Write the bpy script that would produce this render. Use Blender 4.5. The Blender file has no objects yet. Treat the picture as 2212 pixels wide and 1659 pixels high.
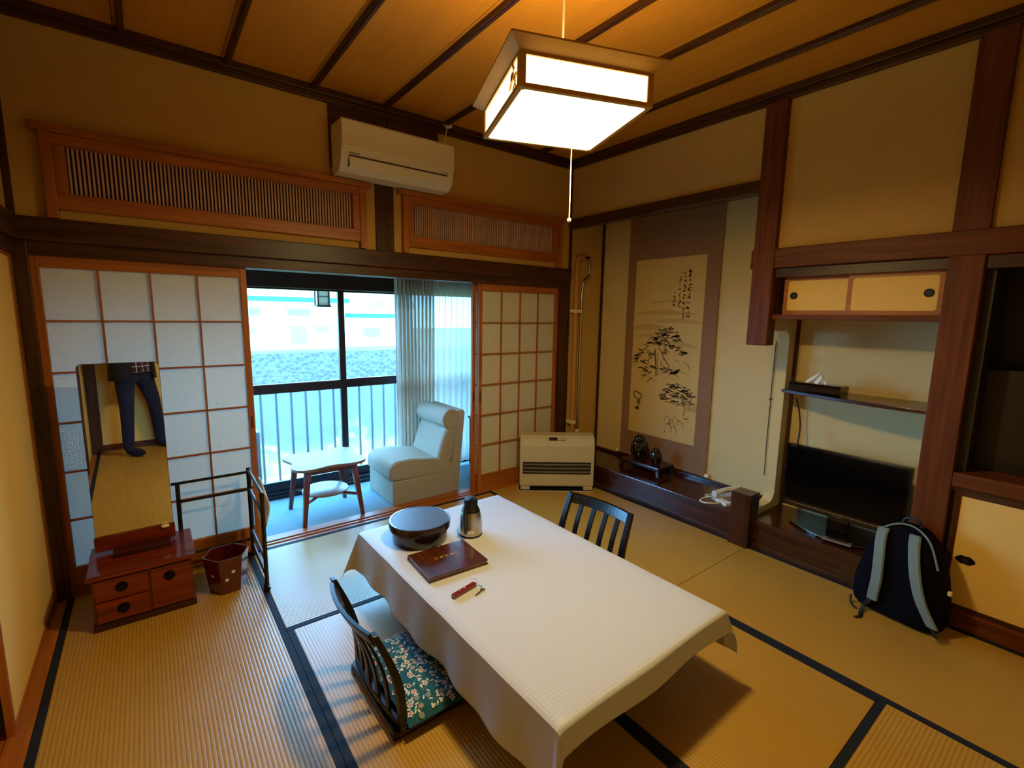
import bpy, bmesh, math, random
from mathutils import Vector, Matrix
random.seed(7)
R = math.radians
scene = bpy.context.scene
COL = scene.collection

# ------------------------------------------------------------------ camera
CAM = Vector((-3.16363, -3.27348, 1.53032))
YAW, PITCH, ROLL, FPX = R(37.52246), R(8.2722), R(0.94327), 1026.94
def cam_matrix():
    cy, sy, cp, sp = math.cos(YAW), math.sin(YAW), math.cos(PITCH), math.sin(PITCH)
    fwd = Vector((sy*cp, cy*cp, -sp)); right = Vector((cy, -sy, 0)); up = right.cross(fwd)
    c, s = math.cos(ROLL), math.sin(ROLL)
    r2 = c*right + s*up; u2 = -s*right + c*up
    m = Matrix.Identity(4)
    for i in range(3):
        m[i][0], m[i][1], m[i][2], m[i][3] = r2[i], u2[i], -fwd[i], CAM[i]
    return m
cd = bpy.data.cameras.new('camera'); cam = bpy.data.objects.new('camera', cd); COL.objects.link(cam)
cd.sensor_fit = 'HORIZONTAL'; cd.sensor_width = 36.0; cd.lens = FPX/2212*36.0
cd.clip_start = 0.02; cd.clip_end = 200
cam.matrix_world = cam_matrix()
scene.camera = cam

# ------------------------------------------------------------------ daylight and exposure
SKY_COL, SKY_STR = (0.20, 0.54, 1.0), 35.0
LAMP_COL, LAMP_STR = (1.0, 0.77, 0.33), 4.6
world = bpy.data.worlds.new('overcast_sky'); scene.world = world; world.use_nodes = True
wn = world.node_tree.nodes; wl = world.node_tree.links
bg = wn['Background']; bg.inputs['Strength'].default_value = SKY_STR
bg.inputs['Color'].default_value = (*SKY_COL, 1)
vs = scene.view_settings
vs.view_transform = 'Standard'; vs.look = 'None'; vs.gamma = 1.0; vs.use_curve_mapping = False
vs.exposure = -0.2
scene.display_settings.display_device = 'sRGB'

# ------------------------------------------------------------------ materials
MATS = {}
def srgb(c):
    return tuple(((x/255)/12.92 if x/255 <= 0.04045 else ((x/255+0.055)/1.055)**2.4) for x in c)
def _new(name):
    m = bpy.data.materials.new(name); m.use_nodes = True
    MATS[name] = m
    return m, m.node_tree.nodes, m.node_tree.links, m.node_tree.nodes['Principled BSDF']
def _coords(n, l, scale=(1,1,1), rot=(0,0,0)):
    t = n.new('ShaderNodeTexCoord'); mp = n.new('ShaderNodeMapping')
    mp.inputs['Scale'].default_value = scale; mp.inputs['Rotation'].default_value = rot
    l.new(t.outputs['Object'], mp.inputs['Vector'])
    return mp.outputs['Vector']
def plain(name, col, rough=0.5, metal=0.0, var=0.06, nscale=12, bump=0.0, bscale=60, spec=0.5, coat=0.0):
    m, n, l, p = _new(name)
    vec = _coords(n, l)
    nz = n.new('ShaderNodeTexNoise'); nz.inputs['Scale'].default_value = nscale; nz.inputs['Detail'].default_value = 4
    l.new(vec, nz.inputs['Vector'])
    rp = n.new('ShaderNodeMix'); rp.data_type = 'RGBA'
    rp.inputs[6].default_value = (*[c*(1-var) for c in col], 1); rp.inputs[7].default_value = (*[min(1, c*(1+var)) for c in col], 1)
    l.new(nz.outputs['Fac'], rp.inputs[0]); l.new(rp.outputs[2], p.inputs['Base Color'])
    p.inputs['Roughness'].default_value = rough; p.inputs['Metallic'].default_value = metal
    p.inputs['Specular IOR Level'].default_value = spec
    p.inputs['Coat Weight'].default_value = coat
    if bump:
        b = n.new('ShaderNodeTexNoise'); b.inputs['Scale'].default_value = bscale; b.inputs['Detail'].default_value = 6
        l.new(vec, b.inputs['Vector'])
        bp = n.new('ShaderNodeBump'); bp.inputs['Strength'].default_value = bump; bp.inputs['Distance'].default_value = 0.004
        l.new(b.outputs['Fac'], bp.inputs['Height']); l.new(bp.outputs['Normal'], p.inputs['Normal'])
    return m
def wood(name, dark, light, axis='x', rough=0.4, scale=1.0, coat=0.0, spec=0.5):
    m, n, l, p = _new(name)
    s = {'x': (1.2, 22, 22), 'y': (22, 1.2, 22), 'z': (22, 22, 1.2)}[axis]
    vec = _coords(n, l, tuple(a*scale for a in s))
    nz = n.new('ShaderNodeTexNoise'); nz.inputs['Scale'].default_value = 1.6; nz.inputs['Detail'].default_value = 8
    nz.inputs['Distortion'].default_value = 0.7
    l.new(vec, nz.inputs['Vector'])
    cr = n.new('ShaderNodeValToRGB'); cr.color_ramp.elements[0].position = 0.3; cr.color_ramp.elements[1].position = 0.72
    cr.color_ramp.elements[0].color = (*dark, 1); cr.color_ramp.elements[1].color = (*light, 1)
    l.new(nz.outputs['Fac'], cr.inputs['Fac']); l.new(cr.outputs['Color'], p.inputs['Base Color'])
    p.inputs['Roughness'].default_value = rough; p.inputs['Coat Weight'].default_value = coat
    p.inputs['Specular IOR Level'].default_value = spec
    bp = n.new('ShaderNodeBump'); bp.inputs['Strength'].default_value = 0.12; bp.inputs['Distance'].default_value = 0.002
    l.new(nz.outputs['Fac'], bp.inputs['Height']); l.new(bp.outputs['Normal'], p.inputs['Normal'])
    return m
def emit(name, col, strength):
    m, n, l, p = _new(name)
    p.inputs['Base Color'].default_value = (0.9, 0.88, 0.82, 1)
    p.inputs['Emission Color'].default_value = (*col, 1); p.inputs['Emission Strength'].default_value = strength
    return m

# structure
plain('plaster', srgb((194, 156, 84)), 0.95, var=0.05, nscale=5, bump=0.25, bscale=260, spec=0.15)
plain('plaster_back', srgb((208, 184, 132)), 0.95, var=0.04, nscale=5, bump=0.2, bscale=260, spec=0.15)
plain('paper_cream', srgb((232, 190, 104)), 0.9, var=0.03, nscale=8, spec=0.15)
for ax in 'xyz':
    wood('dark_wood_'+ax, srgb((42, 21, 9)), srgb((84, 46, 20)), ax, 0.4, spec=0.4)
    wood('red_wood_'+ax, srgb((78, 34, 8)), srgb((116, 58, 18)), ax, 0.5, spec=0.25)
    wood('honey_wood_'+ax, srgb((140, 74, 18)), srgb((180, 104, 32)), ax, 0.45)
    wood('toko_wood_'+ax, srgb((36, 13, 7)), srgb((70, 30, 16)), ax, 0.2, coat=0.25)
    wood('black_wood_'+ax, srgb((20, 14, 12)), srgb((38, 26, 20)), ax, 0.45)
wood('ceiling_wood', srgb((184, 122, 32)), srgb((196, 132, 38)), 'y', 0.75, 0.5, spec=0.2)
wood('dresser_wood', srgb((78, 20, 8)), srgb((132, 44, 18)), 'x', 0.22, coat=0.5)
wood('dresser_wood_dark', srgb((40, 14, 10)), srgb((70, 26, 16)), 'x', 0.3)
plain('black_paint', srgb((7, 7, 10)), 0.3, var=0.1)
plain('tv_screen', srgb((3, 3, 4)), 0.15, var=0.05, spec=0.2)
plain('black_gloss', srgb((8, 8, 11)), 0.12, var=0.05, coat=0.5)
plain('black_matte', srgb((16, 16, 18)), 0.6, var=0.1)
plain('metal_dark', srgb((40, 38, 36)), 0.35, 1.0)
plain('steel', srgb((188, 180, 166)), 0.28, 1.0, var=0.03)
plain('chrome', srgb((210, 210, 212)), 0.12, 1.0, var=0.02)
plain('gold_print', srgb((196, 176, 96)), 0.5)
plain('white_print', srgb((228, 222, 210)), 0.6)
plain('ink', srgb((72, 54, 34)), 0.9, var=0.3, nscale=80)
plain('ink_soft', srgb((122, 98, 62)), 0.9, var=0.2, nscale=80)
plain('white_plastic', srgb((222, 214, 192)), 0.32, var=0.02)
plain('heater_beige', srgb((190, 176, 142)), 0.42, var=0.02)
plain('heater_grey', srgb((128, 118, 100)), 0.35, 0.3)
plain('alu_dark', srgb((42, 38, 44)), 0.4, 0.4)
plain('carpet', srgb((116, 146, 156)), 0.98, var=0.12, nscale=90, bump=0.6, bscale=420, spec=0.1)
plain('heri', srgb((18, 27, 44)), 0.75, var=0.15, nscale=160, bump=0.2, bscale=500, spec=0.3)
plain('brown_side', srgb((60, 34, 18)), 0.7)

def tatami(name, axis):
    m, n, l, p = _new(name)
    vec = _coords(n, l)
    sep = n.new('ShaderNodeSeparateXYZ'); l.new(vec, sep.inputs[0])
    # ribs run along the mat's length, 15 mm apart
    mul = n.new('ShaderNodeMath'); mul.operation = 'MULTIPLY'; mul.inputs[1].default_value = 2*math.pi/0.0145
    l.new(sep.outputs['Y' if axis == 'x' else 'X'], mul.inputs[0])
    sn = n.new('ShaderNodeMath'); sn.operation = 'SINE'; l.new(mul.outputs[0], sn.inputs[0])
    ab = n.new('ShaderNodeMath'); ab.operation = 'MULTIPLY_ADD'; ab.inputs[1].default_value = 0.5; ab.inputs[2].default_value = 0.5
    l.new(sn.outputs[0], ab.inputs[0])
    pw = n.new('ShaderNodeMath'); pw.operation = 'POWER'; pw.inputs[1].default_value = 0.45; l.new(ab.outputs[0], pw.inputs[0])
    mp = n.new('ShaderNodeMapping'); mp.inputs['Scale'].default_value = (90, 900, 1) if axis == 'y' else (900, 90, 1)
    l.new(vec, mp.inputs['Vector'])
    fz = n.new('ShaderNodeTexNoise'); fz.inputs['Scale'].default_value = 1.0; fz.inputs['Detail'].default_value = 3; l.new(mp.outputs[0], fz.inputs['Vector'])
    lz = n.new('ShaderNodeTexNoise'); lz.inputs['Scale'].default_value = 3.0; l.new(vec, lz.inputs['Vector'])
    mx = n.new('ShaderNodeMix'); mx.data_type = 'RGBA'
    mx.inputs[6].default_value = (*srgb((150, 110, 36)), 1); mx.inputs[7].default_value = (*srgb((200, 156, 66)), 1)
    add = n.new('ShaderNodeMath'); add.operation = 'MULTIPLY_ADD'; add.inputs[1].default_value = 0.55; l.new(pw.outputs[0], add.inputs[0])
    h2 = n.new('ShaderNodeMath'); h2.operation = 'MULTIPLY'; h2.inputs[1].default_value = 0.45; l.new(fz.outputs['Fac'], h2.inputs[0])
    l.new(h2.outputs[0], add.inputs[2]); l.new(add.outputs[0], mx.inputs[0])
    m2 = n.new('ShaderNodeMix'); m2.data_type = 'RGBA'; m2.blend_type = 'MULTIPLY'
    l.new(mx.outputs[2], m2.inputs[6]); m2.inputs[7].default_value = (0.86, 0.83, 0.78, 1); l.new(lz.outputs['Fac'], m2.inputs[0])
    l.new(m2.outputs[2], p.inputs['Base Color'])
    p.inputs['Roughness'].default_value = 0.36; p.inputs['Specular IOR Level'].default_value = 0.7
    hh = n.new('ShaderNodeMath'); hh.operation = 'MULTIPLY_ADD'; hh.inputs[1].default_value = 0.12
    l.new(fz.outputs['Fac'], hh.inputs[0]); l.new(pw.outputs[0], hh.inputs[2])
    bp = n.new('ShaderNodeBump'); bp.inputs['Strength'].default_value = 0.55; bp.inputs['Distance'].default_value = 0.0016
    l.new(hh.outputs[0], bp.inputs['Height']); l.new(bp.outputs['Normal'], p.inputs['Normal'])
tatami('tatami_x', 'x'); tatami('tatami_y', 'y')

def shoji_paper():
    m, n, l, p = _new('shoji_paper')
    n.remove(p); out = n['Material Output']
    vec = _coords(n, l)
    nz = n.new('ShaderNodeTexNoise'); nz.inputs['Scale'].default_value = 45; nz.inputs['Detail'].default_value = 6; l.new(vec, nz.inputs['Vector'])
    mx = n.new('ShaderNodeMix'); mx.data_type = 'RGBA'
    mx.inputs[6].default_value = (*srgb((196, 188, 168)), 1); mx.inputs[7].default_value = (*srgb((212, 204, 186)), 1); l.new(nz.outputs['Fac'], mx.inputs[0])
    d = n.new('ShaderNodeBsdfDiffuse'); t = n.new('ShaderNodeBsdfTranslucent')
    l.new(mx.outputs[2], d.inputs['Color']); l.new(mx.outputs[2], t.inputs['Color'])
    ms = n.new('ShaderNodeMixShader'); ms.inputs[0].default_value = 0.12
    l.new(d.outputs[0], ms.inputs[1]); l.new(t.outputs[0], ms.inputs[2]); l.new(ms.outputs[0], out.inputs['Surface'])
shoji_paper()
def sheer(name, col, transp, transl):
    m, n, l, p = _new(name)
    n.remove(p); out = n['Material Output']
    vec = _coords(n, l, (300, 300, 8))
    nz = n.new('ShaderNodeTexNoise'); nz.inputs['Scale'].default_value = 1; l.new(vec, nz.inputs['Vector'])
    mx = n.new('ShaderNodeMix'); mx.data_type = 'RGBA'
    mx.inputs[6].default_value = (*[c*0.9 for c in col], 1); mx.inputs[7].default_value = (*col, 1); l.new(nz.outputs['Fac'], mx.inputs[0])
    d = n.new('ShaderNodeBsdfDiffuse'); t = n.new('ShaderNodeBsdfTranslucent'); tr = n.new('ShaderNodeBsdfTransparent')
    l.new(mx.outputs[2], d.inputs['Color']); l.new(mx.outputs[2], t.inputs['Color'])
    a = n.new('ShaderNodeMixShader'); a.inputs[0].default_value = transl
    l.new(d.outputs[0], a.inputs[1]); l.new(t.outputs[0], a.inputs[2])
    b = n.new('ShaderNodeMixShader'); b.inputs[0].default_value = transp
    l.new(a.outputs[0], b.inputs[1]); l.new(tr.outputs[0], b.inputs[2]); l.new(b.outputs[0], out.inputs['Surface'])
sheer('curtain_sheer', srgb((206, 202, 192)), 0.12, 0.34)
sheer('curtain_fold', srgb((206, 200, 186)), 0.03, 0.16)
def glass_clear():
    m, n, l, p = _new('glass_clear')
    n.remove(p); out = n['Material Output']
    vec = _coords(n, l); nz = n.new('ShaderNodeTexNoise'); nz.inputs['Scale'].default_value = 3; l.new(vec, nz.inputs['Vector'])
    g = n.new('ShaderNodeBsdfGlossy'); g.inputs['Roughness'].default_value = 0.02
    tr = n.new('ShaderNodeBsdfTransparent'); tr.inputs['Color'].default_value = (0.96, 0.985, 0.98, 1)
    fr = n.new('ShaderNodeFresnel'); fr.inputs['IOR'].default_value = 1.45
    ms = n.new('ShaderNodeMixShader'); l.new(fr.outputs[0], ms.inputs[0]); l.new(tr.outputs[0], ms.inputs[1]); l.new(g.outputs[0], ms.inputs[2])
    l.new(ms.outputs[0], out.inputs['Surface'])
glass_clear()
def glass_frost():
    m, n, l, p = _new('glass_frosted')
    n.remove(p); out = n['Material Output']
    vec = _coords(n, l); nz = n.new('ShaderNodeTexNoise'); nz.inputs['Scale'].default_value = 300; l.new(vec, nz.inputs['Vector'])
    bp = n.new('ShaderNodeBump'); bp.inputs['Strength'].default_value = 0.05; bp.inputs['Distance'].default_value = 0.001; l.new(nz.outputs['Fac'], bp.inputs['Height'])
    rf = n.new('ShaderNodeBsdfRefraction'); rf.inputs['IOR'].default_value = 1.12; rf.inputs['Roughness'].default_value = 0.30
    rf.inputs['Color'].default_value = (0.92, 0.97, 0.97, 1); l.new(bp.outputs['Normal'], rf.inputs['Normal'])
    d = n.new('ShaderNodeBsdfTranslucent'); d.inputs['Color'].default_value = (0.85, 0.9, 0.9, 1)
    ms = n.new('ShaderNodeMixShader'); ms.inputs[0].default_value = 0.04
    l.new(rf.outputs[0], ms.inputs[1]); l.new(d.outputs[0], ms.inputs[2]); l.new(ms.outputs[0], out.inputs['Surface'])
glass_frost()
def mirror_mat():
    m, n, l, p = _new('mirror_glass')
    vec = _coords(n, l); nz = n.new('ShaderNodeTexNoise'); nz.inputs['Scale'].default_value = 2; l.new(vec, nz.inputs['Vector'])
    mr = n.new('ShaderNodeMapRange'); mr.inputs[3].default_value = 0.005; mr.inputs[4].default_value = 0.012; l.new(nz.outputs['Fac'], mr.inputs[0]); l.new(mr.outputs[0], p.inputs['Roughness'])
    p.inputs['Base Color'].default_value = (0.82, 0.86, 0.84, 1); p.inputs['Metallic'].default_value = 1.0
mirror_mat()
def cloth_damask():
    m, n, l, p = _new('damask_cloth')
    t = n.new('ShaderNodeTexCoord'); sep = n.new('ShaderNodeSeparateXYZ')
    l.new(t.outputs['UV'], sep.inputs[0])
    def mth(op, a, b=None):
        q = n.new('ShaderNodeMath'); q.operation = op
        for i, v in enumerate((a, b)):
            if v is None: continue
            if isinstance(v, (int, float)): q.inputs[i].default_value = v
            else: l.new(v, q.inputs[i])
        return q.outputs[0]
    S = 0.105
    ux, uy = mth('DIVIDE', sep.outputs[0], S), mth('DIVIDE', sep.outputs[1], S)
    par = mth('MODULO', mth('ABSOLUTE', mth('ADD', mth('FLOOR', ux), mth('FLOOR', uy))), 2.0)
    sel = mth('GREATER_THAN', par, 0.5)
    sx = mth('SINE', mth('MULTIPLY', ux, 2*math.pi*7)); sy = mth('SINE', mth('MULTIPLY', uy, 2*math.pi*7))
    mix = n.new('ShaderNodeMix'); mix.data_type = 'FLOAT'
    l.new(sel, mix.inputs[0]); l.new(sx, mix.inputs[2]); l.new(sy, mix.inputs[3])
    nz = n.new('ShaderNodeTexNoise'); nz.inputs['Scale'].default_value = 40; l.new(t.outputs['UV'], nz.inputs['Vector'])
    st = n.new('ShaderNodeMapRange'); st.inputs[1].default_value = -0.4; st.inputs[2].default_value = 0.6; l.new(mix.outputs[0], st.inputs[0])
    col = n.new('ShaderNodeMix'); col.data_type = 'RGBA'
    col.inputs[6].default_value = (*srgb((186, 187, 192)), 1); col.inputs[7].default_value = (*srgb((193, 194, 199)), 1)
    l.new(st.outputs[0], col.inputs[0]); l.new(col.outputs[2], p.inputs['Base Color'])
    rg = n.new('ShaderNodeMapRange'); rg.inputs[3].default_value = 0.38; rg.inputs[4].default_value = 0.62; l.new(st.outputs[0], rg.inputs[0]); l.new(rg.outputs[0], p.inputs['Roughness'])
    p.inputs['Specular IOR Level'].default_value = 0.4; p.inputs['Sheen Weight'].default_value = 0.15
    ad = mth('ADD', mth('MULTIPLY', mix.outputs[0], 0.4), nz.outputs['Fac'])
    bp = n.new('ShaderNodeBump'); bp.inputs['Strength'].default_value = 0.05; bp.inputs['Distance'].default_value = 0.001
    l.new(ad, bp.inputs['Height']); l.new(bp.outputs['Normal'], p.inputs['Normal'])
cloth_damask()
def stone_mat():
    m, n, l, p = _new('rubble_stone')
    vec = _coords(n, l, (1, 1, 1))
    v = n.new('ShaderNodeTexVoronoi'); v.inputs['Scale'].default_value = 7.5; v.inputs['Randomness'].default_value = 1.0; l.new(vec, v.inputs['Vector'])
    v2 = n.new('ShaderNodeTexNoise'); v2.inputs['Scale'].default_value = 5; v2.inputs['Detail'].default_value = 8; l.new(vec, v2.inputs['Vector'])
    cr = n.new('ShaderNodeValToRGB'); cr.color_ramp.elements[0].color = (*srgb((48, 50, 54)), 1); cr.color_ramp.elements[1].color = (*srgb((104, 104, 108)), 1)
    ad = n.new('ShaderNodeMath'); ad.operation = 'MULTIPLY'; l.new(v.outputs['Distance'], ad.inputs[0]); l.new(v2.outputs['Fac'], ad.inputs[1])
    ad2 = n.new('ShaderNodeMath'); ad2.operation = 'ADD'; ad2.inputs[1].default_value = 0.2; l.new(ad.outputs[0], ad2.inputs[0])
    l.new(ad2.outputs[0], cr.inputs['Fac']); l.new(cr.outputs['Color'], p.inputs['Base Color']); p.inputs['Roughness'].default_value = 0.95
    bp = n.new('ShaderNodeBump'); bp.inputs['Strength'].default_value = 0.8; bp.inputs['Distance'].default_value = 0.08
    l.new(v.outputs['Distance'], bp.inputs['Height']); l.new(bp.outputs['Normal'], p.inputs['Normal'])
stone_mat()
def plaid_mat():
    m, n, l, p = _new('plaid_shirt')
    vec = _coords(n, l); sep = n.new('ShaderNodeSeparateXYZ'); l.new(vec, sep.inputs[0])
    def band(o, s, w):
        a = n.new('ShaderNodeMath'); a.operation = 'MULTIPLY'; a.inputs[1].default_value = s; l.new(o, a.inputs[0])
        b = n.new('ShaderNodeMath'); b.operation = 'FRACT'; l.new(a.outputs[0], b.inputs[0])
        c = n.new('ShaderNodeMath'); c.operation = 'LESS_THAN'; c.inputs[1].default_value = w; l.new(b.outputs[0], c.inputs[0])
        return c.outputs[0]
    mx = n.new('ShaderNodeMix'); mx.data_type = 'RGBA'; mx.inputs[6].default_value = (*srgb((70, 16, 26)), 1); mx.inputs[7].default_value = (*srgb((22, 16, 22)), 1); l.new(band(sep.outputs[0], 16, .5), mx.inputs[0])
    my = n.new('ShaderNodeMix'); my.data_type = 'RGBA'; my.inputs[7].default_value = (*srgb((200, 196, 196)), 1); l.new(mx.outputs[2], my.inputs[6])
    mm = n.new('ShaderNodeMath'); mm.operation = 'MAXIMUM'; l.new(band(sep.outputs[0], 16, .1), mm.inputs[0]); l.new(band(sep.outputs[2], 16, .1), mm.inputs[1])
    l.new(mm.outputs[0], my.inputs[0]); l.new(my.outputs[2], p.inputs['Base Color']); p.inputs['Roughness'].default_value = 0.9
plaid_mat()

# things
plain('lamp_wood', srgb((190, 140, 62)), 0.5)
emit('lamp_panel', LAMP_COL, LAMP_STR)
emit('lamp_side', LAMP_COL, LAMP_STR*1.0)
emit('lamp_tube', LAMP_COL, LAMP_STR*10.0)
plain('lamp_cord', srgb((226, 214, 180)), 0.5)
plain('lacquer_brown', srgb((34, 16, 10)), 0.22, var=0.15, coat=0.4)
plain('lacquer_top_sheen', srgb((66, 58, 62)), 0.42, var=0.15, nscale=30)  # blue-grey sheen of the reflected sky put into the lid colour
wood('menu_wood', srgb((52, 20, 10)), srgb((92, 42, 24)), 'y', 0.3, coat=0.2)
plain('paper_white', srgb((226, 224, 216)), 0.8)
plain('fob_red', srgb((120, 22, 14)), 0.2, var=0.15, coat=0.6)
plain('armchair_fabric', srgb((160, 152, 136)), 0.9, var=0.05, nscale=60, bump=0.3, bscale=300, spec=0.2)
plain('armchair_piping', srgb((150, 142, 130)), 0.9)
wood('sidetable_wood', srgb((74, 30, 16)), srgb((128, 62, 34)), 'z', 0.32, coat=0.3)
wood('sidetable_top', srgb((104, 82, 70)), srgb((150, 126, 108)), 'x', 0.4)
plain('cushion_teal', srgb((30, 84, 100)), 0.85, var=0.2, nscale=30, bump=0.3, bscale=250, spec=0.2)
plain('print_white', srgb((206, 204, 192)), 0.85)
plain('print_grey', srgb((120, 140, 138)), 0.85)
plain('print_pink', srgb((206, 120, 104)), 0.85)
plain('print_red', srgb((150, 22, 26)), 0.85)
plain('print_green', srgb((84, 132, 122)), 0.85)
plain('pack_black', srgb((7, 8, 16)), 0.85, var=0.25, nscale=20, bump=0.5, bscale=240, spec=0.08)
plain('pack_strap', srgb((112, 128, 124)), 0.85, var=0.08, nscale=60, bump=0.4, bscale=400, spec=0.2)
plain('scroll_cloth', srgb((142, 108, 82)), 0.9, var=0.08, nscale=40, bump=0.2, bscale=400, spec=0.15)
plain('scroll_paper', srgb((204, 174, 114)), 0.92, var=0.07, nscale=4, spec=0.15)
plain('scroll_wash', srgb((186, 158, 104)), 0.92, var=0.05, spec=0.15)
plain('scroll_snow', srgb((204, 172, 108)), 0.92, var=0.04, spec=0.15)
plain('ivory', srgb((236, 220, 184)), 0.4)
plain('bronze_glaze', srgb((20, 20, 22)), 0.1, var=0.4, nscale=9, coat=0.6)
plain('phone_grey', srgb((206, 206, 200)), 0.4)
plain('denim', srgb((14, 20, 46)), 0.85, var=0.2, nscale=30, bump=0.3, bscale=300)
plain('jacket_black', srgb((18, 17, 18)), 0.8, var=0.1)
plain('sock_navy', srgb((14, 22, 54)), 0.9)
plain('skin', srgb((196, 150, 122)), 0.55, var=0.05)
plain('hair', srgb((22, 18, 16)), 0.6, var=0.3, nscale=80)
plain('pipe_tan', srgb((186, 128, 62)), 0.6)
plain('towel_white', srgb((224, 226, 228)), 0.95, bump=0.5, bscale=300)
plain('house_white', srgb((232, 230, 222)), 0.9, var=0.03, nscale=2)
plain('house_grey', srgb((170, 176, 178)), 0.9)
plain('teal_eave', srgb((10, 120, 122)), 0.6)
plain('window_dark', srgb((120, 140, 146)), 0.2)
plain('asphalt', srgb((104, 100, 44)), 0.95, bump=0.5, bscale=40)
plain('concrete', srgb((176, 178, 176)), 0.9, bump=0.3, bscale=60)
plain('leaf_green', srgb((150, 140, 24)), 0.7, var=0.3, nscale=30)
plain('rail_metal', srgb((88, 96, 104)), 0.5, 0.3)
plain('bin_lacquer', srgb((84, 22, 14)), 0.18, var=0.12, coat=0.6)

# ------------------------------------------------------------------ mesh helpers
class MB:
    def __init__(s): s.v = []; s.f = []; s.sm = []
    def add(s, vs, fs, smooth=False):
        o = len(s.v); s.v += [tuple(p) for p in vs]
        s.f += [tuple(i+o for i in f) for f in fs]; s.sm += [smooth]*len(fs)
        return s
    def box(s, x0, x1, y0, y1, z0, z1):
        x0, x1 = min(x0, x1), max(x0, x1); y0, y1 = min(y0, y1), max(y0, y1); z0, z1 = min(z0, z1), max(z0, z1)
        v = [(x, y, z) for z in (z0, z1) for y in (y0, y1) for x in (x0, x1)]
        return s.add(v, [(0,2,3,1),(4,5,7,6),(0,1,5,4),(2,6,7,3),(0,4,6,2),(1,3,7,5)])
    def hexa(s, b, t):                      # 4 bottom points, 4 top points (both CCW from above)
        return s.add(list(b)+list(t), [(3,2,1,0),(4,5,6,7),(0,1,5,4),(1,2,6,5),(2,3,7,6),(3,0,4,7)])
    def lathe(s, prof, seg=24, c=(0,0,0), cap0=True, cap1=True, sx=1, sy=1):
        n = len(prof); vs = []; fs = []
        for r, z in prof:
            for k in range(seg):
                a = 2*math.pi*k/seg; vs.append((c[0]+r*sx*math.cos(a), c[1]+r*sy*math.sin(a), c[2]+z))
        for i in range(n-1):
            for k in range(seg):
                k2 = (k+1) % seg; fs.append((i*seg+k, i*seg+k2, (i+1)*seg+k2, (i+1)*seg+k))
        s.add(vs, fs, True); o = len(s.v)-len(vs)
        if cap0: s.f.append(tuple(o+k for k in reversed(range(seg)))); s.sm.append(False)
        if cap1: s.f.append(tuple(o+(n-1)*seg+k for k in range(seg))); s.sm.append(False)
        return s
    def tube(s, pts, r, seg=8, closed=False, flat=None):
        pts = [Vector(p) for p in pts]; n = len(pts); rs = r if isinstance(r, (list, tuple)) else [r]*n
        vs = []; prev = None
        for i, p in enumerate(pts):
            a = pts[(i-1) % n] if (closed or i > 0) else p
            b = pts[(i+1) % n] if (closed or i < n-1) else p
            t = (b-a).normalized()
            if prev is None:
                ref = Vector((0,0,1)) if abs(t.z) < 0.9 else Vector((1,0,0))
                u = t.cross(ref).normalized()
            else:
                u = (prev - t*prev.dot(t)).normalized()
            prev = u; w = t.cross(u)
            for k in range(seg):
                an = 2*math.pi*k/seg
                vs.append(p + rs[i]*(u*math.cos(an) + w*math.sin(an)*(flat or 1)))
        fs = []
        for i in range(n if closed else n-1):
            j = (i+1) % n
            for k in range(seg):
                k2 = (k+1) % seg; fs.append((i*seg+k, i*seg+k2, j*seg+k2, j*seg+k))
        s.add(vs, fs, True); o = len(s.v)-len(vs)
        if not closed:
            s.f.append(tuple(o+k for k in reversed(range(seg)))); s.sm.append(False)
            s.f.append(tuple(o+(n-1)*seg+k for k in range(seg))); s.sm.append(False)
        return s
    def prism(s, poly, z0, z1, smooth=False):          # polygon in xy, extruded in z
        n = len(poly); vs = [(x, y, z0) for x, y in poly]+[(x, y, z1) for x, y in poly]
        fs = [tuple(reversed(range(n))), tuple(range(n, 2*n))]
        s.add(vs, fs); o = len(s.v)-2*n
        for i in range(n):
            j = (i+1) % n; s.f.append((o+i, o+j, o+n+j, o+n+i)); s.sm.append(smooth)
        return s
    def prism_y(s, poly, y0, y1, smooth=False):        # polygon in xz, extruded in y
        n = len(poly); vs = [(x, y0, z) for x, z in poly]+[(x, y1, z) for x, z in poly]
        s.add(vs, [tuple(range(n)), tuple(reversed(range(n, 2*n)))]); o = len(s.v)-2*n
        for i in range(n):
            j = (i+1) % n; s.f.append((o+j, o+i, o+n+i, o+n+j)); s.sm.append(smooth)
        return s
    def prism_x(s, poly, x0, x1, smooth=False):        # polygon in yz, extruded in x
        n = len(poly); vs = [(x0, y, z) for y, z in poly]+[(x1, y, z) for y, z in poly]
        s.add(vs, [tuple(reversed(range(n))), tuple(range(n, 2*n))]); o = len(s.v)-2*n
        for i in range(n):
            j = (i+1) % n; s.f.append((o+i, o+j, o+n+j, o+n+i)); s.sm.append(smooth)
        return s
    def grid(s, rows, smooth=True, closed_u=False):
        nr, nc = len(rows), len(rows[0]); vs = [p for r in rows for p in r]; fs = []
        for i in range(nr-1):
            for j in range(nc if closed_u else nc-1):
                k = (j+1) % nc; fs.append((i*nc+j, i*nc+k, (i+1)*nc+k, (i+1)*nc+j))
        return s.add(vs, fs, smooth)
    def ball(s, c, r, seg=16, rings=10, sx=1, sy=1, sz=1):
        prof = [(max(1e-5, r*math.sin(math.pi*i/rings)), -r*sz*math.cos(math.pi*i/rings)) for i in range(rings+1)]
        return s.lathe(prof, seg, c, False, False, sx, sy)
    def mesh(s, name, mats):
        me = bpy.data.meshes.new(name); me.from_pydata(s.v, [], s.f); me.update()
        for p, sm in zip(me.polygons, s.sm): p.use_smooth = sm
        for m in (mats if isinstance(mats, (list, tuple)) else [mats]): me.materials.append(MATS[m])
        return me
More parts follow.
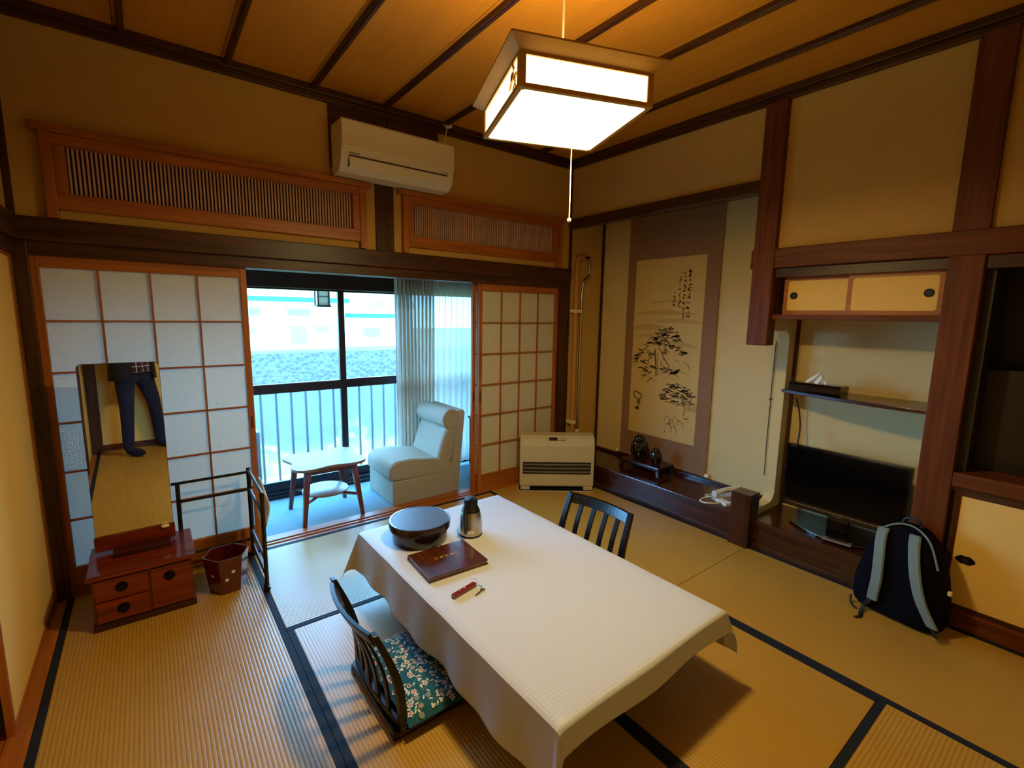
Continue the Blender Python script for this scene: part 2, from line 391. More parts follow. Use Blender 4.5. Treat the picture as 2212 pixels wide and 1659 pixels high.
    def build(s, name, mat, parent=None, bevel=0, seg=2, fix=True):
        me = s.mesh(name, mat)
        if fix:
            bm = bmesh.new(); bm.from_mesh(me); bmesh.ops.recalc_face_normals(bm, faces=bm.faces); bm.to_mesh(me); bm.free()
        if any(s.sm): me.set_sharp_from_angle(angle=R(42))
        o = bpy.data.objects.new(name, me); COL.objects.link(o)
        if parent: o.parent = parent
        if bevel:
            b = o.modifiers.new('bevel', 'BEVEL'); b.width = bevel; b.segments = seg; b.limit_method = 'ANGLE'; b.angle_limit = R(40)
            b.harden_normals = False
        return o
def B(*a): return MB().box(*a)
def tag(o, label, cat, group=None, kind=None):
    o['label'] = label
    if cat: o['category'] = cat
    if group: o['group'] = group
    if kind: o['kind'] = kind
    return o
def thing(name, label, cat, loc=(0,0,0), rz=0, group=None):
    o = bpy.data.objects.new(name, None); COL.objects.link(o); o.empty_display_size = 0.1
    o.location = loc; o.rotation_euler = (0, 0, rz)
    return tag(o, label, cat, group)
def struct(o, label=None):
    o['kind'] = 'structure'
    if label: o['label'] = label
    return o
def sroot(name, label, loc=(0,0,0)):
    o = bpy.data.objects.new(name, None); COL.objects.link(o); o.empty_display_size = 0.1; o.location = loc
    return struct(o, label)
def inst(src, parent, loc=(0,0,0), rot=(0,0,0)):
    c = src.copy(); COL.objects.link(c); c.parent = parent; c.location = loc; c.rotation_euler = rot
    return c
def text(body, size, mat, parent, loc, rot, name='lettering', extrude=0.0004, align='CENTER', spacing=1.0):
    cu = bpy.data.curves.new(name, 'FONT'); cu.body = body; cu.size = size; cu.extrude = extrude
    cu.align_x = align; cu.align_y = 'CENTER'; cu.space_character = spacing
    t = bpy.data.objects.new(name, cu); COL.objects.link(t)
    dg = bpy.context.evaluated_depsgraph_get(); me = bpy.data.meshes.new_from_object(t.evaluated_get(dg))
    bpy.data.objects.remove(t); me.name = name; me.materials.clear(); me.materials.append(MATS[mat])
    o = bpy.data.objects.new(name, me); COL.objects.link(o); o.parent = parent; o.location = loc; o.rotation_euler = rot
    return o
def rrect(x0, x1, y0, y1, r, n=5):
    p = []
    for cx, cy, a0 in ((x1-r, y1-r, 0), (x0+r, y1-r, 90), (x0+r, y0+r, 180), (x1-r, y0+r, 270)):
        for k in range(n+1):
            a = R(a0+90*k/n); p.append((cx+r*math.cos(a), cy+r*math.sin(a)))
    return p
def catmull(pts, n=8):
    P = [Vector(p) for p in pts]; out = []
    for i in range(len(P)-1):
        p0, p1, p2, p3 = P[max(i-1,0)], P[i], P[i+1], P[min(i+2, len(P)-1)]
        for k in range(n):
            t = k/n
            out.append(0.5*((2*p1)+(p2-p0)*t+(2*p0-5*p1+4*p2-p3)*t*t+(3*p1-p0-3*p2+p3)*t**3))
    out.append(P[-1]); return out
# ------------------------------------------------------------------ room shell
XL, YB, ZC = -3.64, -3.76, 2.90
floor = struct(B(XL-0.45, 0.0, YB-0.15, 0.0, -0.12, -0.05).build('floor', 'brown_side'), 'tatami floor of the room')
# mats: (x0, x1, y0, y1, direction of length); borders along the long sides only
XS = (-3.602, -2.732, -1.822, -0.896, -0.022); YS = (-0.004, -0.962, -2.815, -3.74)
mats = [(XS[0], XS[1], -1.845, YS[0], 'y'), (XS[0], XS[1], YS[3], -1.845, 'y'),
        (XS[1], XS[3], YS[1], YS[0], 'x'), (XS[1], XS[2], YS[2], YS[1], 'y'), (XS[2], XS[3], YS[2], YS[1], 'y'),
        (XS[1], XS[3], YS[3], YS[2], 'x'), (XS[3], XS[4], -1.845, YS[0], 'y'), (XS[3], XS[4], YS[3], -1.845, 'y')]
for i, (x0, x1, y0, y1, d) in enumerate(mats):
    g = 0.0012
    m = B(x0+g, x1-g, y0+g, y1-g, -0.05, 0.0).build('tatami_mat', 'tatami_'+d, floor, 0.003, 2)
    if d == 'y':
        strips = [(x0+g, x0+0.03, y0+g, y1-g), (x1-0.03, x1-g, y0+g, y1-g)]
    else:
        strips = [(x0+g, x1-g, y0+g, y0+0.03), (x0+g, x1-g, y1-0.03, y1-g)]
    for a in strips:
        B(*a, -0.02, 0.0014).build('tatami_border', 'heri', m)
# sill between tatami room and veranda with two sliding grooves
sill = struct(MB().box(XL, 0, 0.0, 0.022, -0.05, 0.0).box(XL, 0, 0.022, 0.048, -0.05, -0.012).box(XL, 0, 0.048, 0.066, -0.05, 0.0)
              .box(XL, 0, 0.066, 0.092, -0.05, -0.012).box(XL, 0, 0.092, 0.17, -0.05, 0.0).build('trim_1', 'honey_wood_x'), 'grooved wooden threshold of the shoji')
struct(MB().box(XL-0.14, XS[0], YB, 0.0, -0.05, -0.006).box(XL-0.03, XS[0], YB, 0.0, -0.03, 0.0).box(XL-0.08, XL-0.055, YB, 0, -0.03, 0.0).build('trim_2', 'honey_wood_y'), 'grooved wooden threshold along the left wall')
# tatami edge strip along the alcove foot
struct(B(-0.022, 0.0, YB, 0.0, -0.05, 0.0).build('trim_3', 'dark_wood_y'), 'thin floor strip along the alcove')

ceiling = struct(B(XL-0.4, 0.55, YB-0.2, 1.15, ZC+0.03, ZC+0.08).build('ceiling', 'brown_side'), 'boarded wooden ceiling')
NB = 8; bw = 3.64/NB
for i in range(NB):
    B(XL+i*bw+0.0015, XL+(i+1)*bw-0.0015, YB, 0.02, ZC, ZC+0.03).build('ceiling_board', 'ceiling_wood', ceiling)
bat = None
for i in range(1, NB):
    if bat is None:
        bat = MB().box(-0.014, 0.014, YB, 0.02, ZC-0.028, ZC).box(-0.008, 0.008, YB, 0.02, ZC-0.034, ZC-0.028).build('batten', 'dark_wood_y', ceiling, 0.003)
        bat.location = (XL+i*bw+0.03, 0, 0)
    else:
        inst(bat, ceiling, (XL+i*bw+0.03, 0, 0))
# cornice (two-step) round the room
def cornice(name, x0, x1, y0, y1, ax, nrm):
    m = MB()
    for d, z0, z1 in ((0.028, 2.828, 2.862), (0.048, 2.862, ZC)):
        if ax == 'x': m.box(x0, x1, y0, y0+nrm*d, z0, z1)
        else: m.box(x0, x0+nrm*d, y0, y1, z0, z1)
    return struct(m.build(name, 'dark_wood_'+ax, None, 0.003), 'dark ceiling cornice')
cornice('trim_4', XL, 0, 0.0, 0, 'x', -1); cornice('trim_5', 0.0, 0, YB, 0, 'y', -1)
cornice('trim_6', XL, 0, YB, 0, 'y', 1); cornice('trim_7', XL, 0, YB, 0, 'x', 1)

# --- window-side wall: plaster around the two transoms
RA = (-3.45, -1.985, 2.02, 2.345); RBx = (-1.62, -0.185, 2.02, 2.345)
m = MB()
for x0, x1, z0, z1 in ((XL, 0, 2.345, ZC+0.03), (XL, 0, 1.93, 2.02), (XL, RA[0], 2.02, 2.345), (RA[1], RBx[0], 2.02, 2.345), (RBx[1], 0, 2.02, 2.345)):
    m.box(x0, x1, 0.0, 0.07, z0, z1)
struct(m.build('wall_window', 'plaster'), 'ochre plaster wall above the shoji')
struct(B(-1.858, -1.726, -0.014, 0.09, 1.95, 2.45).build('trim_8', 'dark_wood_z', None, 0.003), 'dark post between the transoms')
struct(MB().box(-2.154, -1.772, -0.02, 0.0, 2.45, 2.83).box(-1.769, -1.376, -0.02, 0.0, 2.45, 2.83).build('trim_9', 'dark_wood_x', None, 0.003), 'dark wooden mounting board behind the air conditioner')
struct(B(XL-0.02, 0, -0.034, 0.0, 1.846, 1.956).build('trim_10', 'dark_wood_x', None, 0.004), 'dark picture rail over the shoji')
struct(MB().box(XL, 0, -0.008, 0.028, 1.782, 1.846).box(XL, 0, 0.05, 0.066, 1.782, 1.846).box(XL, 0, 0.088, 0.12, 1.782, 1.846).box(XL, 0, 0.0, 0.12, 1.80, 1.93).build('trim_11', 'dark_wood_x'), 'grooved head rail of the shoji')
struct(B(XL, -3.588, -0.01, 0.12, 0, 1.846).build('trim_12', 'dark_wood_z', None, 0.003), 'dark corner post beside the dressing table')
struct(B(XL, -3.612, -0.012, 0.0, 1.956, 2.83).build('trim_13', 'dark_wood_z'), 'thin dark corner strip')
struct(B(-0.106, 0.012, -0.012, 0.12, 0, 1.85).build('trim_14', 'dark_wood_z', None, 0.003), 'dark corner post beside the heater')
struct(B(-0.014, 0.012, -0.014, 0.05, 1.85, 2.83).build('trim_15', 'dark_wood_z'), 'thin dark strip in the room corner')

# --- carved-frame transoms with fine slats
def ranma(name, x0, x1, label):
    rt = thing(name, label, 'transom', (0, 0, 0), 0, None)
    del rt['category']; struct(rt)
    zt, zb = 2.30, 2.078
    MB().box(x0-0.045, x1+0.045, -0.05, 0.05, zt+0.052, zt+0.086).build('frame_cap', 'honey_wood_x', rt, 0.003)
    MB().box(x0, x1, -0.035, 0.06, zt, zt+0.052).build('frame_rail', 'honey_wood_x', rt, 0.003)
    MB().box(x0, x1, -0.035, 0.06, zb-0.075, zb).build('frame_rail', 'honey_wood_x', rt, 0.003)
    for s, xa, xb in ((0, x0, x0+0.075), (1, x1-0.075, x1)):
        B(xa, xb, -0.03, 0.06, zb, zt).build('frame_stile', 'honey_wood_z', rt, 0.003)
    for xa, xb in ((x0-0.012, x0+0.03), (x1-0.03, x1+0.012)):
        B(xa, xb, -0.044, 0.055, 1.957, zt+0.052).build('frame_post', 'honey_wood_z', rt, 0.003)
    xi0, xi1 = x0+0.075, x1-0.075
    n = int((xi1-xi0)/0.0172); first = None
    for k in range(n):
        x = xi0+(k+0.5)*(xi1-xi0)/n
        if first is None:
            first = B(-0.0046, 0.0046, 0.0, 0.016, zb, zt).build('slat', 'slat_wood', rt); first.location = (x, 0, 0)
        else: inst(first, rt, (x, 0, 0))
    B(xi0, xi1, 0.03, 0.034, zb, zt).build('backing_panel', 'dark_wood_x', rt)
    return rt
wood('slat_wood', srgb((190, 156, 140)), srgb((206, 172, 156)), 'z', 0.6)
ranma('window_1', -3.487, -1.945, 'long slatted honey-wood transom above the dressing table shoji')
ranma('window_2', -1.655, -0.15, 'slatted honey-wood transom above the heater side shoji')

# --- shoji panels
def shoji(name, x0, x1, y, label, pull_x):
    rt = sroot(name, label, (0, 0, 0))
    t = 0.028; st = 0.034
    for xa, xb in ((x0, x0+st), (x1-st, x1)):
        B(xa, xb, y-t/2, y+t/2, -0.008, 1.786).build('stile', 'honey_wood_z', rt, 0.002)
    B(x0+st, x1-st, y-t/2, y+t/2, 1.724, 1.782).build('top_rail', 'honey_wood_x', rt, 0.002)
    B(x0+st, x1-st, y-t/2, y+t/2, -0.004, 0.152).build('bottom_rail', 'honey_wood_x', rt, 0.002)
    xi0, xi1, zb, zt = x0+st, x1-st, 0.152, 1.724
    nx, nz = 4, 6; cw, ch = (xi1-xi0)/nx, (zt-zb)/nz
    vb = None
    for i in range(1, nx):
        if vb is None: vb = B(-0.005, 0.005, -0.007, 0.007, zb, zt).build('lattice_bar', 'honey_wood_z', rt); vb.location = (xi0+i*cw, y-0.002, 0)
        else: inst(vb, rt, (xi0+i*cw, y-0.002, 0))
    hb = None
    for j in range(1, nz):
        if hb is None: hb = B(xi0, xi1, -0.007, 0.007, -0.005, 0.005).build('lattice_bar', 'honey_wood_x', rt); hb.location = (0, y-0.002, zb+j*ch)
        else: inst(hb, rt, (0, y-0.002, zb+j*ch))
    pn = None
    for i in range(nx):
        for j in range(nz):
            loc = (xi0+(i+0.5)*cw, y+0.008, zb+(j+0.5)*ch)
            if pn is None:
                pn = MB().add([(-cw/2, 0, -ch/2), (cw/2, 0, -ch/2), (cw/2, 0, ch/2), (-cw/2, 0, ch/2)], [(0, 1, 2, 3)]).build('paper_pane', 'shoji_paper', rt, fix=False)
                pn.location = loc
            else: inst(pn, rt, loc)
    MB().box(pull_x-0.006, pull_x+0.006, y-t/2-0.0015, y-t/2+0.002, 0.80, 0.88).build('finger_pull', 'dark_wood_z', rt)
    return rt
shoji('door_1', -3.592, -2.662, 0.035, 'shoji panel behind the dressing table and clothes rack', -2.68)
shoji('door_2', -0.986, -0.108, 0.035, 'shoji panel behind the heater', -0.97)
shoji('door_3', -1.022, -0.14, 0.078, 'second shoji panel slid behind the heater side panel', -1.006)

# --- left wall: sliding fusuma, rail, plaster above
struct(B(XL-0.12, XL-0.06, YB, 0.1, 1.93, ZC+0.03).build('wall_left', 'plaster'), 'ochre plaster wall on the left')
struct(B(XL-0.06, XL, YB, 0.06, 1.956, ZC+0.03).build('wall_left_upper', 'plaster'), 'ochre plaster above the left sliding doors')
struct(B(XL, XL+0.03, YB, 0.0, 1.846, 1.956).build('trim_16', 'dark_wood_y', None, 0.004), 'dark picture rail on the left wall')
struct(B(XL-0.12, XL+0.012, YB, 0.0, 1.782, 1.956).build('trim_17', 'dark_wood_y'), 'head rail of the left sliding doors')
def fusuma(name, x, y0, y1, label, z0=0.0, z1=1.79, pull=None, nx=1, t=0.022, fr='honey_wood'):
    rt = sroot(name, label)
    s = 0.026
    B(x-t/2, x+t/2, y0, y0+s, z0, z1).build('stile', fr+'_z', rt, 0.002); B(x-t/2, x+t/2, y1-s, y1, z0, z1).build('stile', fr+'_z', rt, 0.002)
    B(x-t/2, x+t/2, y0+s, y1-s, z1-s, z1).build('top_rail', fr+'_y', rt, 0.002); B(x-t/2, x+t/2, y0+s, y1-s, z0, z0+s).build('bottom_rail', fr+'_y', rt, 0.002)
    B(x-t/2+0.005, x+t/2-0.005, y0+s, y1-s, z0+s, z1-s).build('paper_panel', 'paper_cream', rt)
    if pull:
        xs = x+nx*(t/2-0.004); y, z = pull
        p = MB(); pts = []
        for k in range(24):
            a = 2*math.pi*k/24; r = 0.026*(1+0.22*math.cos(2*a)+0.06*math.cos(6*a)); pts.append((y+r*math.cos(a)*1.15, z+r*math.sin(a)))
        p.prism_x(pts, xs-0.002, xs+0.004*1); o = p.build('door_pull', 'metal_dark', rt)
        q = MB(); q.prism_x([(y+0.015*math.cos(2*math.pi*k/20), z+0.015*math.sin(2*math.pi*k/20)) for k in range(20)], xs-0.003+nx*0.004, xs+0.003+nx*0.004); q.build('pull_cup', 'black_matte', o)
    return rt
fusuma('door_4', XL-0.018, -1.0, -0.012, 'cream sliding panel beside the dressing table', pull=(-0.9, 0.85), nx=1)
fusuma('door_5', XL-0.068, -1.93, -0.95, 'cream sliding panel on the rear left track', nx=1)
fusuma('door_6', XL-0.068, -2.86, -1.93, 'cream sliding panel on the far rear left track', nx=1)
struct(B(XL-0.12, XL+0.015, -3.0, -2.86, 0, ZC).build('trim_18', 'dark_wood_z', None, 0.003), 'dark post on the left wall')
struct(B(XL-0.09, XL-0.005, YB, -3.0, 0, 1.80).build('wall_left_rear', 'paper_cream'), 'cream wall by the rear left corner')

# --- rear wall behind the camera
struct(B(XL-0.1, 0.5, YB-0.08, YB, -0.05, ZC+0.03).build('wall_rear', 'plaster'), 'ochre plaster rear wall')
struct(B(XL, 0, YB, YB+0.03, 1.846, 1.956).build('trim_19', 'dark_wood_x', None, 0.003), 'dark picture rail on the rear wall')
struct(B(XL, XL+0.09, YB, YB+0.02, 0, 1.85).build('trim_20', 'red_wood_z', None, 0.003), 'brown post in the rear corner')
struct(B(XL+0.09, 0.0, YB, YB+0.018, 0, 0.07).build('baseboard_rear', 'red_wood_x', None, 0.003), 'brown baseboard of the rear wall')
struct(MB().box(XL+0.09, -1.8, YB, YB+0.012, 0.07, 1.846).box(-1.78, -0.05, YB, YB+0.012, 0.07, 1.846).build('door_7', 'paper_cream'), 'cream panels of the rear wall')

# --- right wall with the two alcoves
D = 0.45
struct(MB().box(0.0, 0.06, -1.73, 0.0, 2.39, ZC+0.03).box(0.0, 0.06, -2.68, -1.84, 1.96, ZC+0.03).box(0.0, 0.06, YB, -2.79, 1.96, ZC+0.03).build('wall_right', 'plaster'), 'ochre plaster wall above the alcoves')
struct(B(-0.03, 0.06, -1.722, 0.0, 2.317, 2.396).build('trim_21', 'dark_wood_y', None, 0.004), 'dark lintel over the scroll alcove')
struct(B(-0.045, 0.06, -1.852, -1.722, 1.362, 2.83).build('trim_22', 'red_wood_z', None, 0.006, ), 'hanging half post between the alcoves')
struct(B(-0.036, 0.03, YB, -1.704, 1.846, 1.964).build('trim_23', 'red_wood_y', None, 0.005), 'reddish picture rail over the television alcove')
struct(B(-0.028, 0.06, -2.802, -2.668, 0.0, 2.83).build('trim_24', 'red_wood_z', None, 0.004), 'reddish post behind the backpack')
struct(B(-0.006, 0.06, -2.668, -1.852, 1.788, 1.846).build('trim_25', 'dark_wood_y', None, 0.002), 'head rail over the small cupboard')
struct(B(D, D+0.06, -2.74, 0.08, 0.0, ZC).build('wall_alcove_back', 'plaster_back'), 'sand coloured back wall of the alcoves')
struct(B(0.012, D+0.06, 0.0, 0.12, -0.05, ZC).build('wall_alcove_side', 'plaster'), 'ochre side wall of the scroll alcove')
struct(B(D-0.018, D, -0.022, 0.0, 0.19, 2.6).build('trim_26', 'dark_wood_z'), 'dark corner strip at the back of the scroll alcove')
struct(B(0.06, D, -1.76, 0.0, 2.56, 2.6).build('ceiling_alcove', 'dark_wood_y'), 'dark ceiling of the scroll alcove')
# raised alcove floor: board, front beam and foot rail
al = struct(B(0.0, D, -2.70, 0.0, 0.13, 0.188).build('floor_alcove', 'toko_wood_y', None, 0.003), 'glossy dark wooden alcove floor')
B(-0.002, 0.03, -2.668, 0.0, 0.03, 0.132).build('front_board', 'toko_wood_y', al)
B(-0.012, 0.03, -2.668, 0.0, 0.15, 0.192).build('front_edge', 'toko_wood_y', al, 0.005)
B(-0.012, 0.02, -2.668, 0.0, 0.0, 0.03).build('foot_rail', 'dark_wood_y', al, 0.003)
B(D-0.03, D, -1.76, -0.02, 0.188, 0.212).build('back_strip', 'toko_wood_y', al, 0.002)
B(0.0, 0.06, -2.70, 0.0, -0.05, 0.13).build('riser', 'black_matte', al)
struct(B(-0.075, 0.05, -1.862, -1.728, 0.0, 0.37).build('trim_27', 'toko_wood_z', None, 0.004), 'short dark stub post on the alcove edge')
# divider between the alcoves with a rounded opening open to the front
op = [(0.06, 0.255)]
xe, zt_, zb_, rr = 0.335, 1.455, 0.235, 0.075
prof = []
prof += [(D, 0.188), (D, 2.56), (0.03, 2.56), (0.03, zt_)]
for k in range(7):
    a = R(90-90*k/6); prof.append((xe-rr+rr*math.cos(a), zt_-rr+rr*math.sin(a)))
for k in range(7):
    a = R(-90*k/6); prof.append((xe-rr+rr*math.cos(a), zb_+rr+rr*math.sin(a)))
prof += [(0.03, zb_), (0.03, 0.188)]
struct(MB().prism_y(prof, -1.832, -1.765).build('wall_divider', 'plaster_back'), 'thin divider wall with a rounded opening')
dv = MB().box(D-0.02, D, -1.852, -1.832, 0.188, 1.53)
struct(dv.build('trim_28', 'dark_wood_z'), 'dark corner strip at the back of the television alcove')
struct(MB().box(0.03, D, -2.74, -2.668, 0.0, 1.95).build('wall_alcove_right', 'plaster_back'), 'right side wall of the television alcove')

# small cupboard over the television
cb = thing('wall_cupboard', 'small wall cupboard with two cream sliding doors above the television', 'cupboard', (0.0, -2.26, 1.53))
B(0.0, D, -0.408, 0.408, -0.0, 0.03).build('bottom_board', 'red_wood_y', cb, 0.003)
B(-0.0, D, -0.408, 0.408, 0.262, 0.30).build('top_board', 'dark_wood_y', cb)
B(D-0.02, D, -0.408, 0.408, 0.03, 0.262).build('back_board', 'dark_wood_y', cb)
for i, (y0, y1, x) in enumerate(((-0.406, 0.02, 0.028), (-0.02, 0.372, 0.052))):
    dr = B(x, x+0.018, y0, y1, 0.03, 0.262).build('sliding_door', 'honey_wood_y', cb, 0.002)
    MB().prism_x(rrect(y0+0.026, y1-0.026, 0.056, 0.236, 0.014), x-0.0015, x+0.004).build('door_paper', 'paper_cream', dr)
    yy = y0+0.062 if i == 0 else y1-0.062
    r = MB(); r.prism_x([(yy+0.022*math.cos(2*math.pi*k/24), 0.146+0.022*math.sin(2*math.pi*k/24)) for k in range(24)], x-0.004, x+0.002); r.build('door_pull', 'metal_dark', dr)
    r = MB(); r.prism_x([(yy+0.014*math.cos(2*math.pi*k/24), 0.146+0.014*math.sin(2*math.pi*k/24)) for k in range(24)], x-0.0045, x-0.002); r.build('pull_cup', 'black_matte', dr)
# shelf
sh = thing('wall_shelf', 'dark wooden shelf carrying the tissue box', 'shelf', (0.0, -2.25, 1.04))
pts = [(D, -0.418), (D, 0.398)]
for k in range(13):
    t = k/12; pts.append((0.20-0.12*t**0.8 if False else 0.24-0.14*math.sin(t*math.pi/2), 0.398-0.816*t))
MB().prism(pts, 0.0, 0.022).build('board', 'toko_wood_y', sh, 0.003)

# --- closet at the right
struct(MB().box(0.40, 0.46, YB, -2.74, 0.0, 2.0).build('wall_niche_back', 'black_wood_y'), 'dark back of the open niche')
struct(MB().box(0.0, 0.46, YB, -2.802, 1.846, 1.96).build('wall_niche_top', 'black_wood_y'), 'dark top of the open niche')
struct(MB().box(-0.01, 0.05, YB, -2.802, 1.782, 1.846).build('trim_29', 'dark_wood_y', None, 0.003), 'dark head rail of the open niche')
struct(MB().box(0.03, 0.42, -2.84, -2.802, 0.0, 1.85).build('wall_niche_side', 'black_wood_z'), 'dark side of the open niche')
struct(MB().box(-0.024, 0.46, YB, -2.802, 0.722, 0.79).build('trim_30', 'red_wood_y', None, 0.004), 'reddish ledge between niche and low sliding door')
struct(MB().box(0.0, 0.05, YB, -2.802, 0.695, 0.722).build('trim_31', 'dark_wood_y'), 'dark rail under the ledge')
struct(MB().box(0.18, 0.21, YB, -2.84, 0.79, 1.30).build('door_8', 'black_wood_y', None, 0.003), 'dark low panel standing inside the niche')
fusuma('door_9', 0.014, -3.72, -2.818, 'low cream sliding door with dark oval pull beside the backpack', 0.085, 0.70, pull=(-2.892, 0.352), nx=-1, fr='dark_wood')
struct(MB().box(-0.022, 0.05, YB, -2.802, 0.0, 0.09).build('trim_32', 'red_wood_y', None, 0.003), 'reddish sill of the low sliding door')

# --- veranda
struct(B(-3.95, 0.45, 0.17, 1.02, -0.06, -0.008).build('floor_veranda', 'carpet'), 'pale blue grey veranda carpet')
struct(MB().box(-4.0, 0.5, 0.92, 1.02, 1.89, 2.75).box(-4.0, -3.52, 0.92, 1.02, -0.05, 1.89).box(-0.22, 0.5, 0.92, 1.02, -0.05, 1.89).build('wall_veranda_outer', 'plaster'), 'outer veranda wall around the window')
struct(MB().box(-4.0, -3.9, 0.07, 1.02, -0.05, 2.75).build('wall_veranda_left', 'plaster'), 'left end wall of the veranda')
struct(MB().box(0.4, 0.5, 0.07, 1.02, -0.05, 2.75).build('wall_veranda_right', 'plaster'), 'right end wall of the veranda')
struct(MB().box(-4.0, 0.5, 0.07, 1.05, 2.6, 2.7).build('ceiling_veranda', 'ceiling_wood'), 'wooden veranda ceiling')
struct(B(-3.95, XL, 0.0, 0.12, -0.05, 2.75).build('wall_veranda_inner', 'plaster'), 'wall left of the shoji')
struct(MB().box(-3.6, -0.15, 0.86, 0.97, 1.715, 1.90).build('trim_33', 'alu_dark', None, 0.003), 'dark window header')
struct(MB().box(-3.6, -0.15, 0.88, 1.0, -0.01, 0.05).box(-3.6, -0.15, 0.86, 0.88, -0.01, 0.02).build('trim_34', 'alu_dark', None, 0.003), 'dark window sill track')
def sash(name, x0, x1, y, label):
    rt = sroot(name, label)
    for xa, xb in ((x0, x0+0.052), (x1-0.052, x1)):
        B(xa, xb, y-0.016, y+0.016, 0.045, 1.74).build('stile', 'alu_dark', rt, 0.002)
    B(x0+0.052, x1-0.052, y-0.016, y+0.016, 1.70, 1.74).build('top_rail', 'alu_dark', rt, 0.002)
    B(x0+0.052, x1-0.052, y-0.018, y+0.018, 0.868, 0.945).build('middle_rail', 'alu_dark', rt, 0.002)
    B(x0+0.052, x1-0.052, y-0.016, y+0.016, 0.045, 0.125).build('bottom_rail', 'alu_dark', rt, 0.002)
    for nm, mt, za, zb in (('glass_pane', 'glass_clear', 0.945, 1.70), ('frosted_pane', 'glass_frosted', 0.125, 0.868)):
        a, b = x0+0.052, x1-0.052
        MB().add([(a, y, za), (b, y, za), (b, y, zb), (a, y, zb)], [(0, 1, 2, 3)]).build(nm, mt, rt, fix=False)
    return rt
sash('window_3', -3.52, -1.795, 0.915, 'dark framed sliding window behind the side table')
sash('window_4', -1.835, -0.22, 0.955, 'dark framed sliding window behind the armchair')
# ------------------------------------------------------------------ low table and cloth
TC, TRZ = (-1.838, -1.607, 0.0), R(0.8)
TW, TL, TZ = 0.462, 0.778, 0.342
tb = thing('low_table', 'low dining table hidden under the white patterned cloth', 'table', TC, TRZ)
B(-TW+.004, TW-.004, -TL+.004, TL-.004, TZ-0.04, TZ-0.003).build('tabletop', 'red_wood_y', tb, 0.006)
for sx in (-1, 1):
    B(sx*(TW-0.1)-0.01, sx*(TW-0.1)+0.01, -TL+0.14, TL-0.14, TZ-0.1, TZ-0.04).build('apron', 'red_wood_y', tb)
    for sy in (-1, 1):
        x, y = sx*(TW-0.15), sy*(TL-0.24)
        B(x-0.035, x+0.035, y-0.035, y+0.035, 0.0, TZ-0.04).build('leg', 'dark_wood_z', tb, 0.004)
cl = thing('tablecloth', 'white damask tablecloth with woven basket pattern draped over low table', 'tablecloth', TC, TRZ)
hL, hR, hF, hN = 0.215, 0.185, 0.20, 0.098
def axis_pts(lo, hi, a, b, n_in, n_out):
    p = [lo+(a-lo)*k/n_out for k in range(n_out)] + [a+(b-a)*k/n_in for k in range(n_in)] + [b+(hi-b)*k/n_out for k in range(n_out+1)]
    return p
us = axis_pts(-TW-hL, TW+hR, -TW, TW, 22, 14); vs_ = axis_pts(-TL-hN, TL+hF, -TL, TL, 60, 14)
rows = []; uvs = []
def ease(d, r=0.012):                     # rounded fold over the table edge
    return (r*math.sin(min(d/r, math.pi/2)), r*(1-math.cos(min(d/r, math.pi/2)))+max(0, d-r*math.pi/2))
for v in vs_:
    row = []
    for u in us:
        du = max(abs(u)-TW, 0)*(1 if u > 0 else -1); dv = max(abs(v)-TL, 0)*(1 if v > 0 else -1)
        cu, cv = max(-TW, min(TW, u)), max(-TL, min(TL, v))
        if du == 0 and dv == 0:
            p = (cu, cv, TZ)
        elif dv == 0:
            o, dz = ease(abs(du)); t = abs(du)/0.2
            f = 0.009*t*math.sin(v*9+0.7*math.sin(v*5))+0.007*t*math.sin(v*23+1.3) + 0.022*t
            p = (cu+math.copysign(o+f, du), cv, TZ-dz)
        elif du == 0:
            o, dz = ease(abs(dv)); t = abs(dv)/0.2
            f = 0.016*t*math.sin(u*11+2)+0.02*t
            p = (cu, cv+math.copysign(o+f, dv), TZ-dz)
        else:
            a, b = abs(du), abs(dv); d = math.hypot(a, b); ph = math.atan2(b, a)
            s = 0.27*math.sin(2*ph)**1.2
            o, dz = ease(d)
            ta, tb_ = d/0.2*0.022*math.cos(ph), d/0.2*0.02*math.sin(ph)
            w = d*s*0.7071
            p = (cu+math.copysign(w+o*math.cos(ph)+ta, du), cv+math.copysign(w+o*math.sin(ph)+tb_, dv), TZ-dz*math.sqrt(1-s*s))
        row.append(p); uvs.append((u, v))
    rows.append(row)
clo = MB().grid(rows).build('cloth', 'damask_cloth', cl)
uvl = clo.data.uv_layers.new(name='UVMap')
for lp in clo.data.loops: uvl.data[lp.index].uv = uvs[lp.vertex_index]
sm = clo.modifiers.new('thickness', 'SOLIDIFY'); sm.thickness = 0.0012; sm.offset = 1

ZT = TZ + 0.0014
# round lacquer box
bx = thing('lacquer_box', 'round dark lacquered box with overhanging lid on the table', 'box', (-2.085, -1.085, ZT))
MB().lathe([(0.138, 0), (0.142, 0.004), (0.146, 0.05), (0.148, 0.085)], 48).build('body', 'lacquer_brown', bx)
MB().lathe([(0.156, 0.072), (0.1605, 0.074), (0.161, 0.108), (0.158, 0.113), (0.150, 0.1135), (0.148, 0.1105), (0.001, 0.1115)], 48, cap1=False).build('lid', ['lacquer_brown'], bx)
MB().lathe([(0.149, 0.1108), (0.148, 0.1125), (0.001, 0.1130)], 48, cap0=False, cap1=False).build('lid_inlay', 'lacquer_top_sheen', bx)
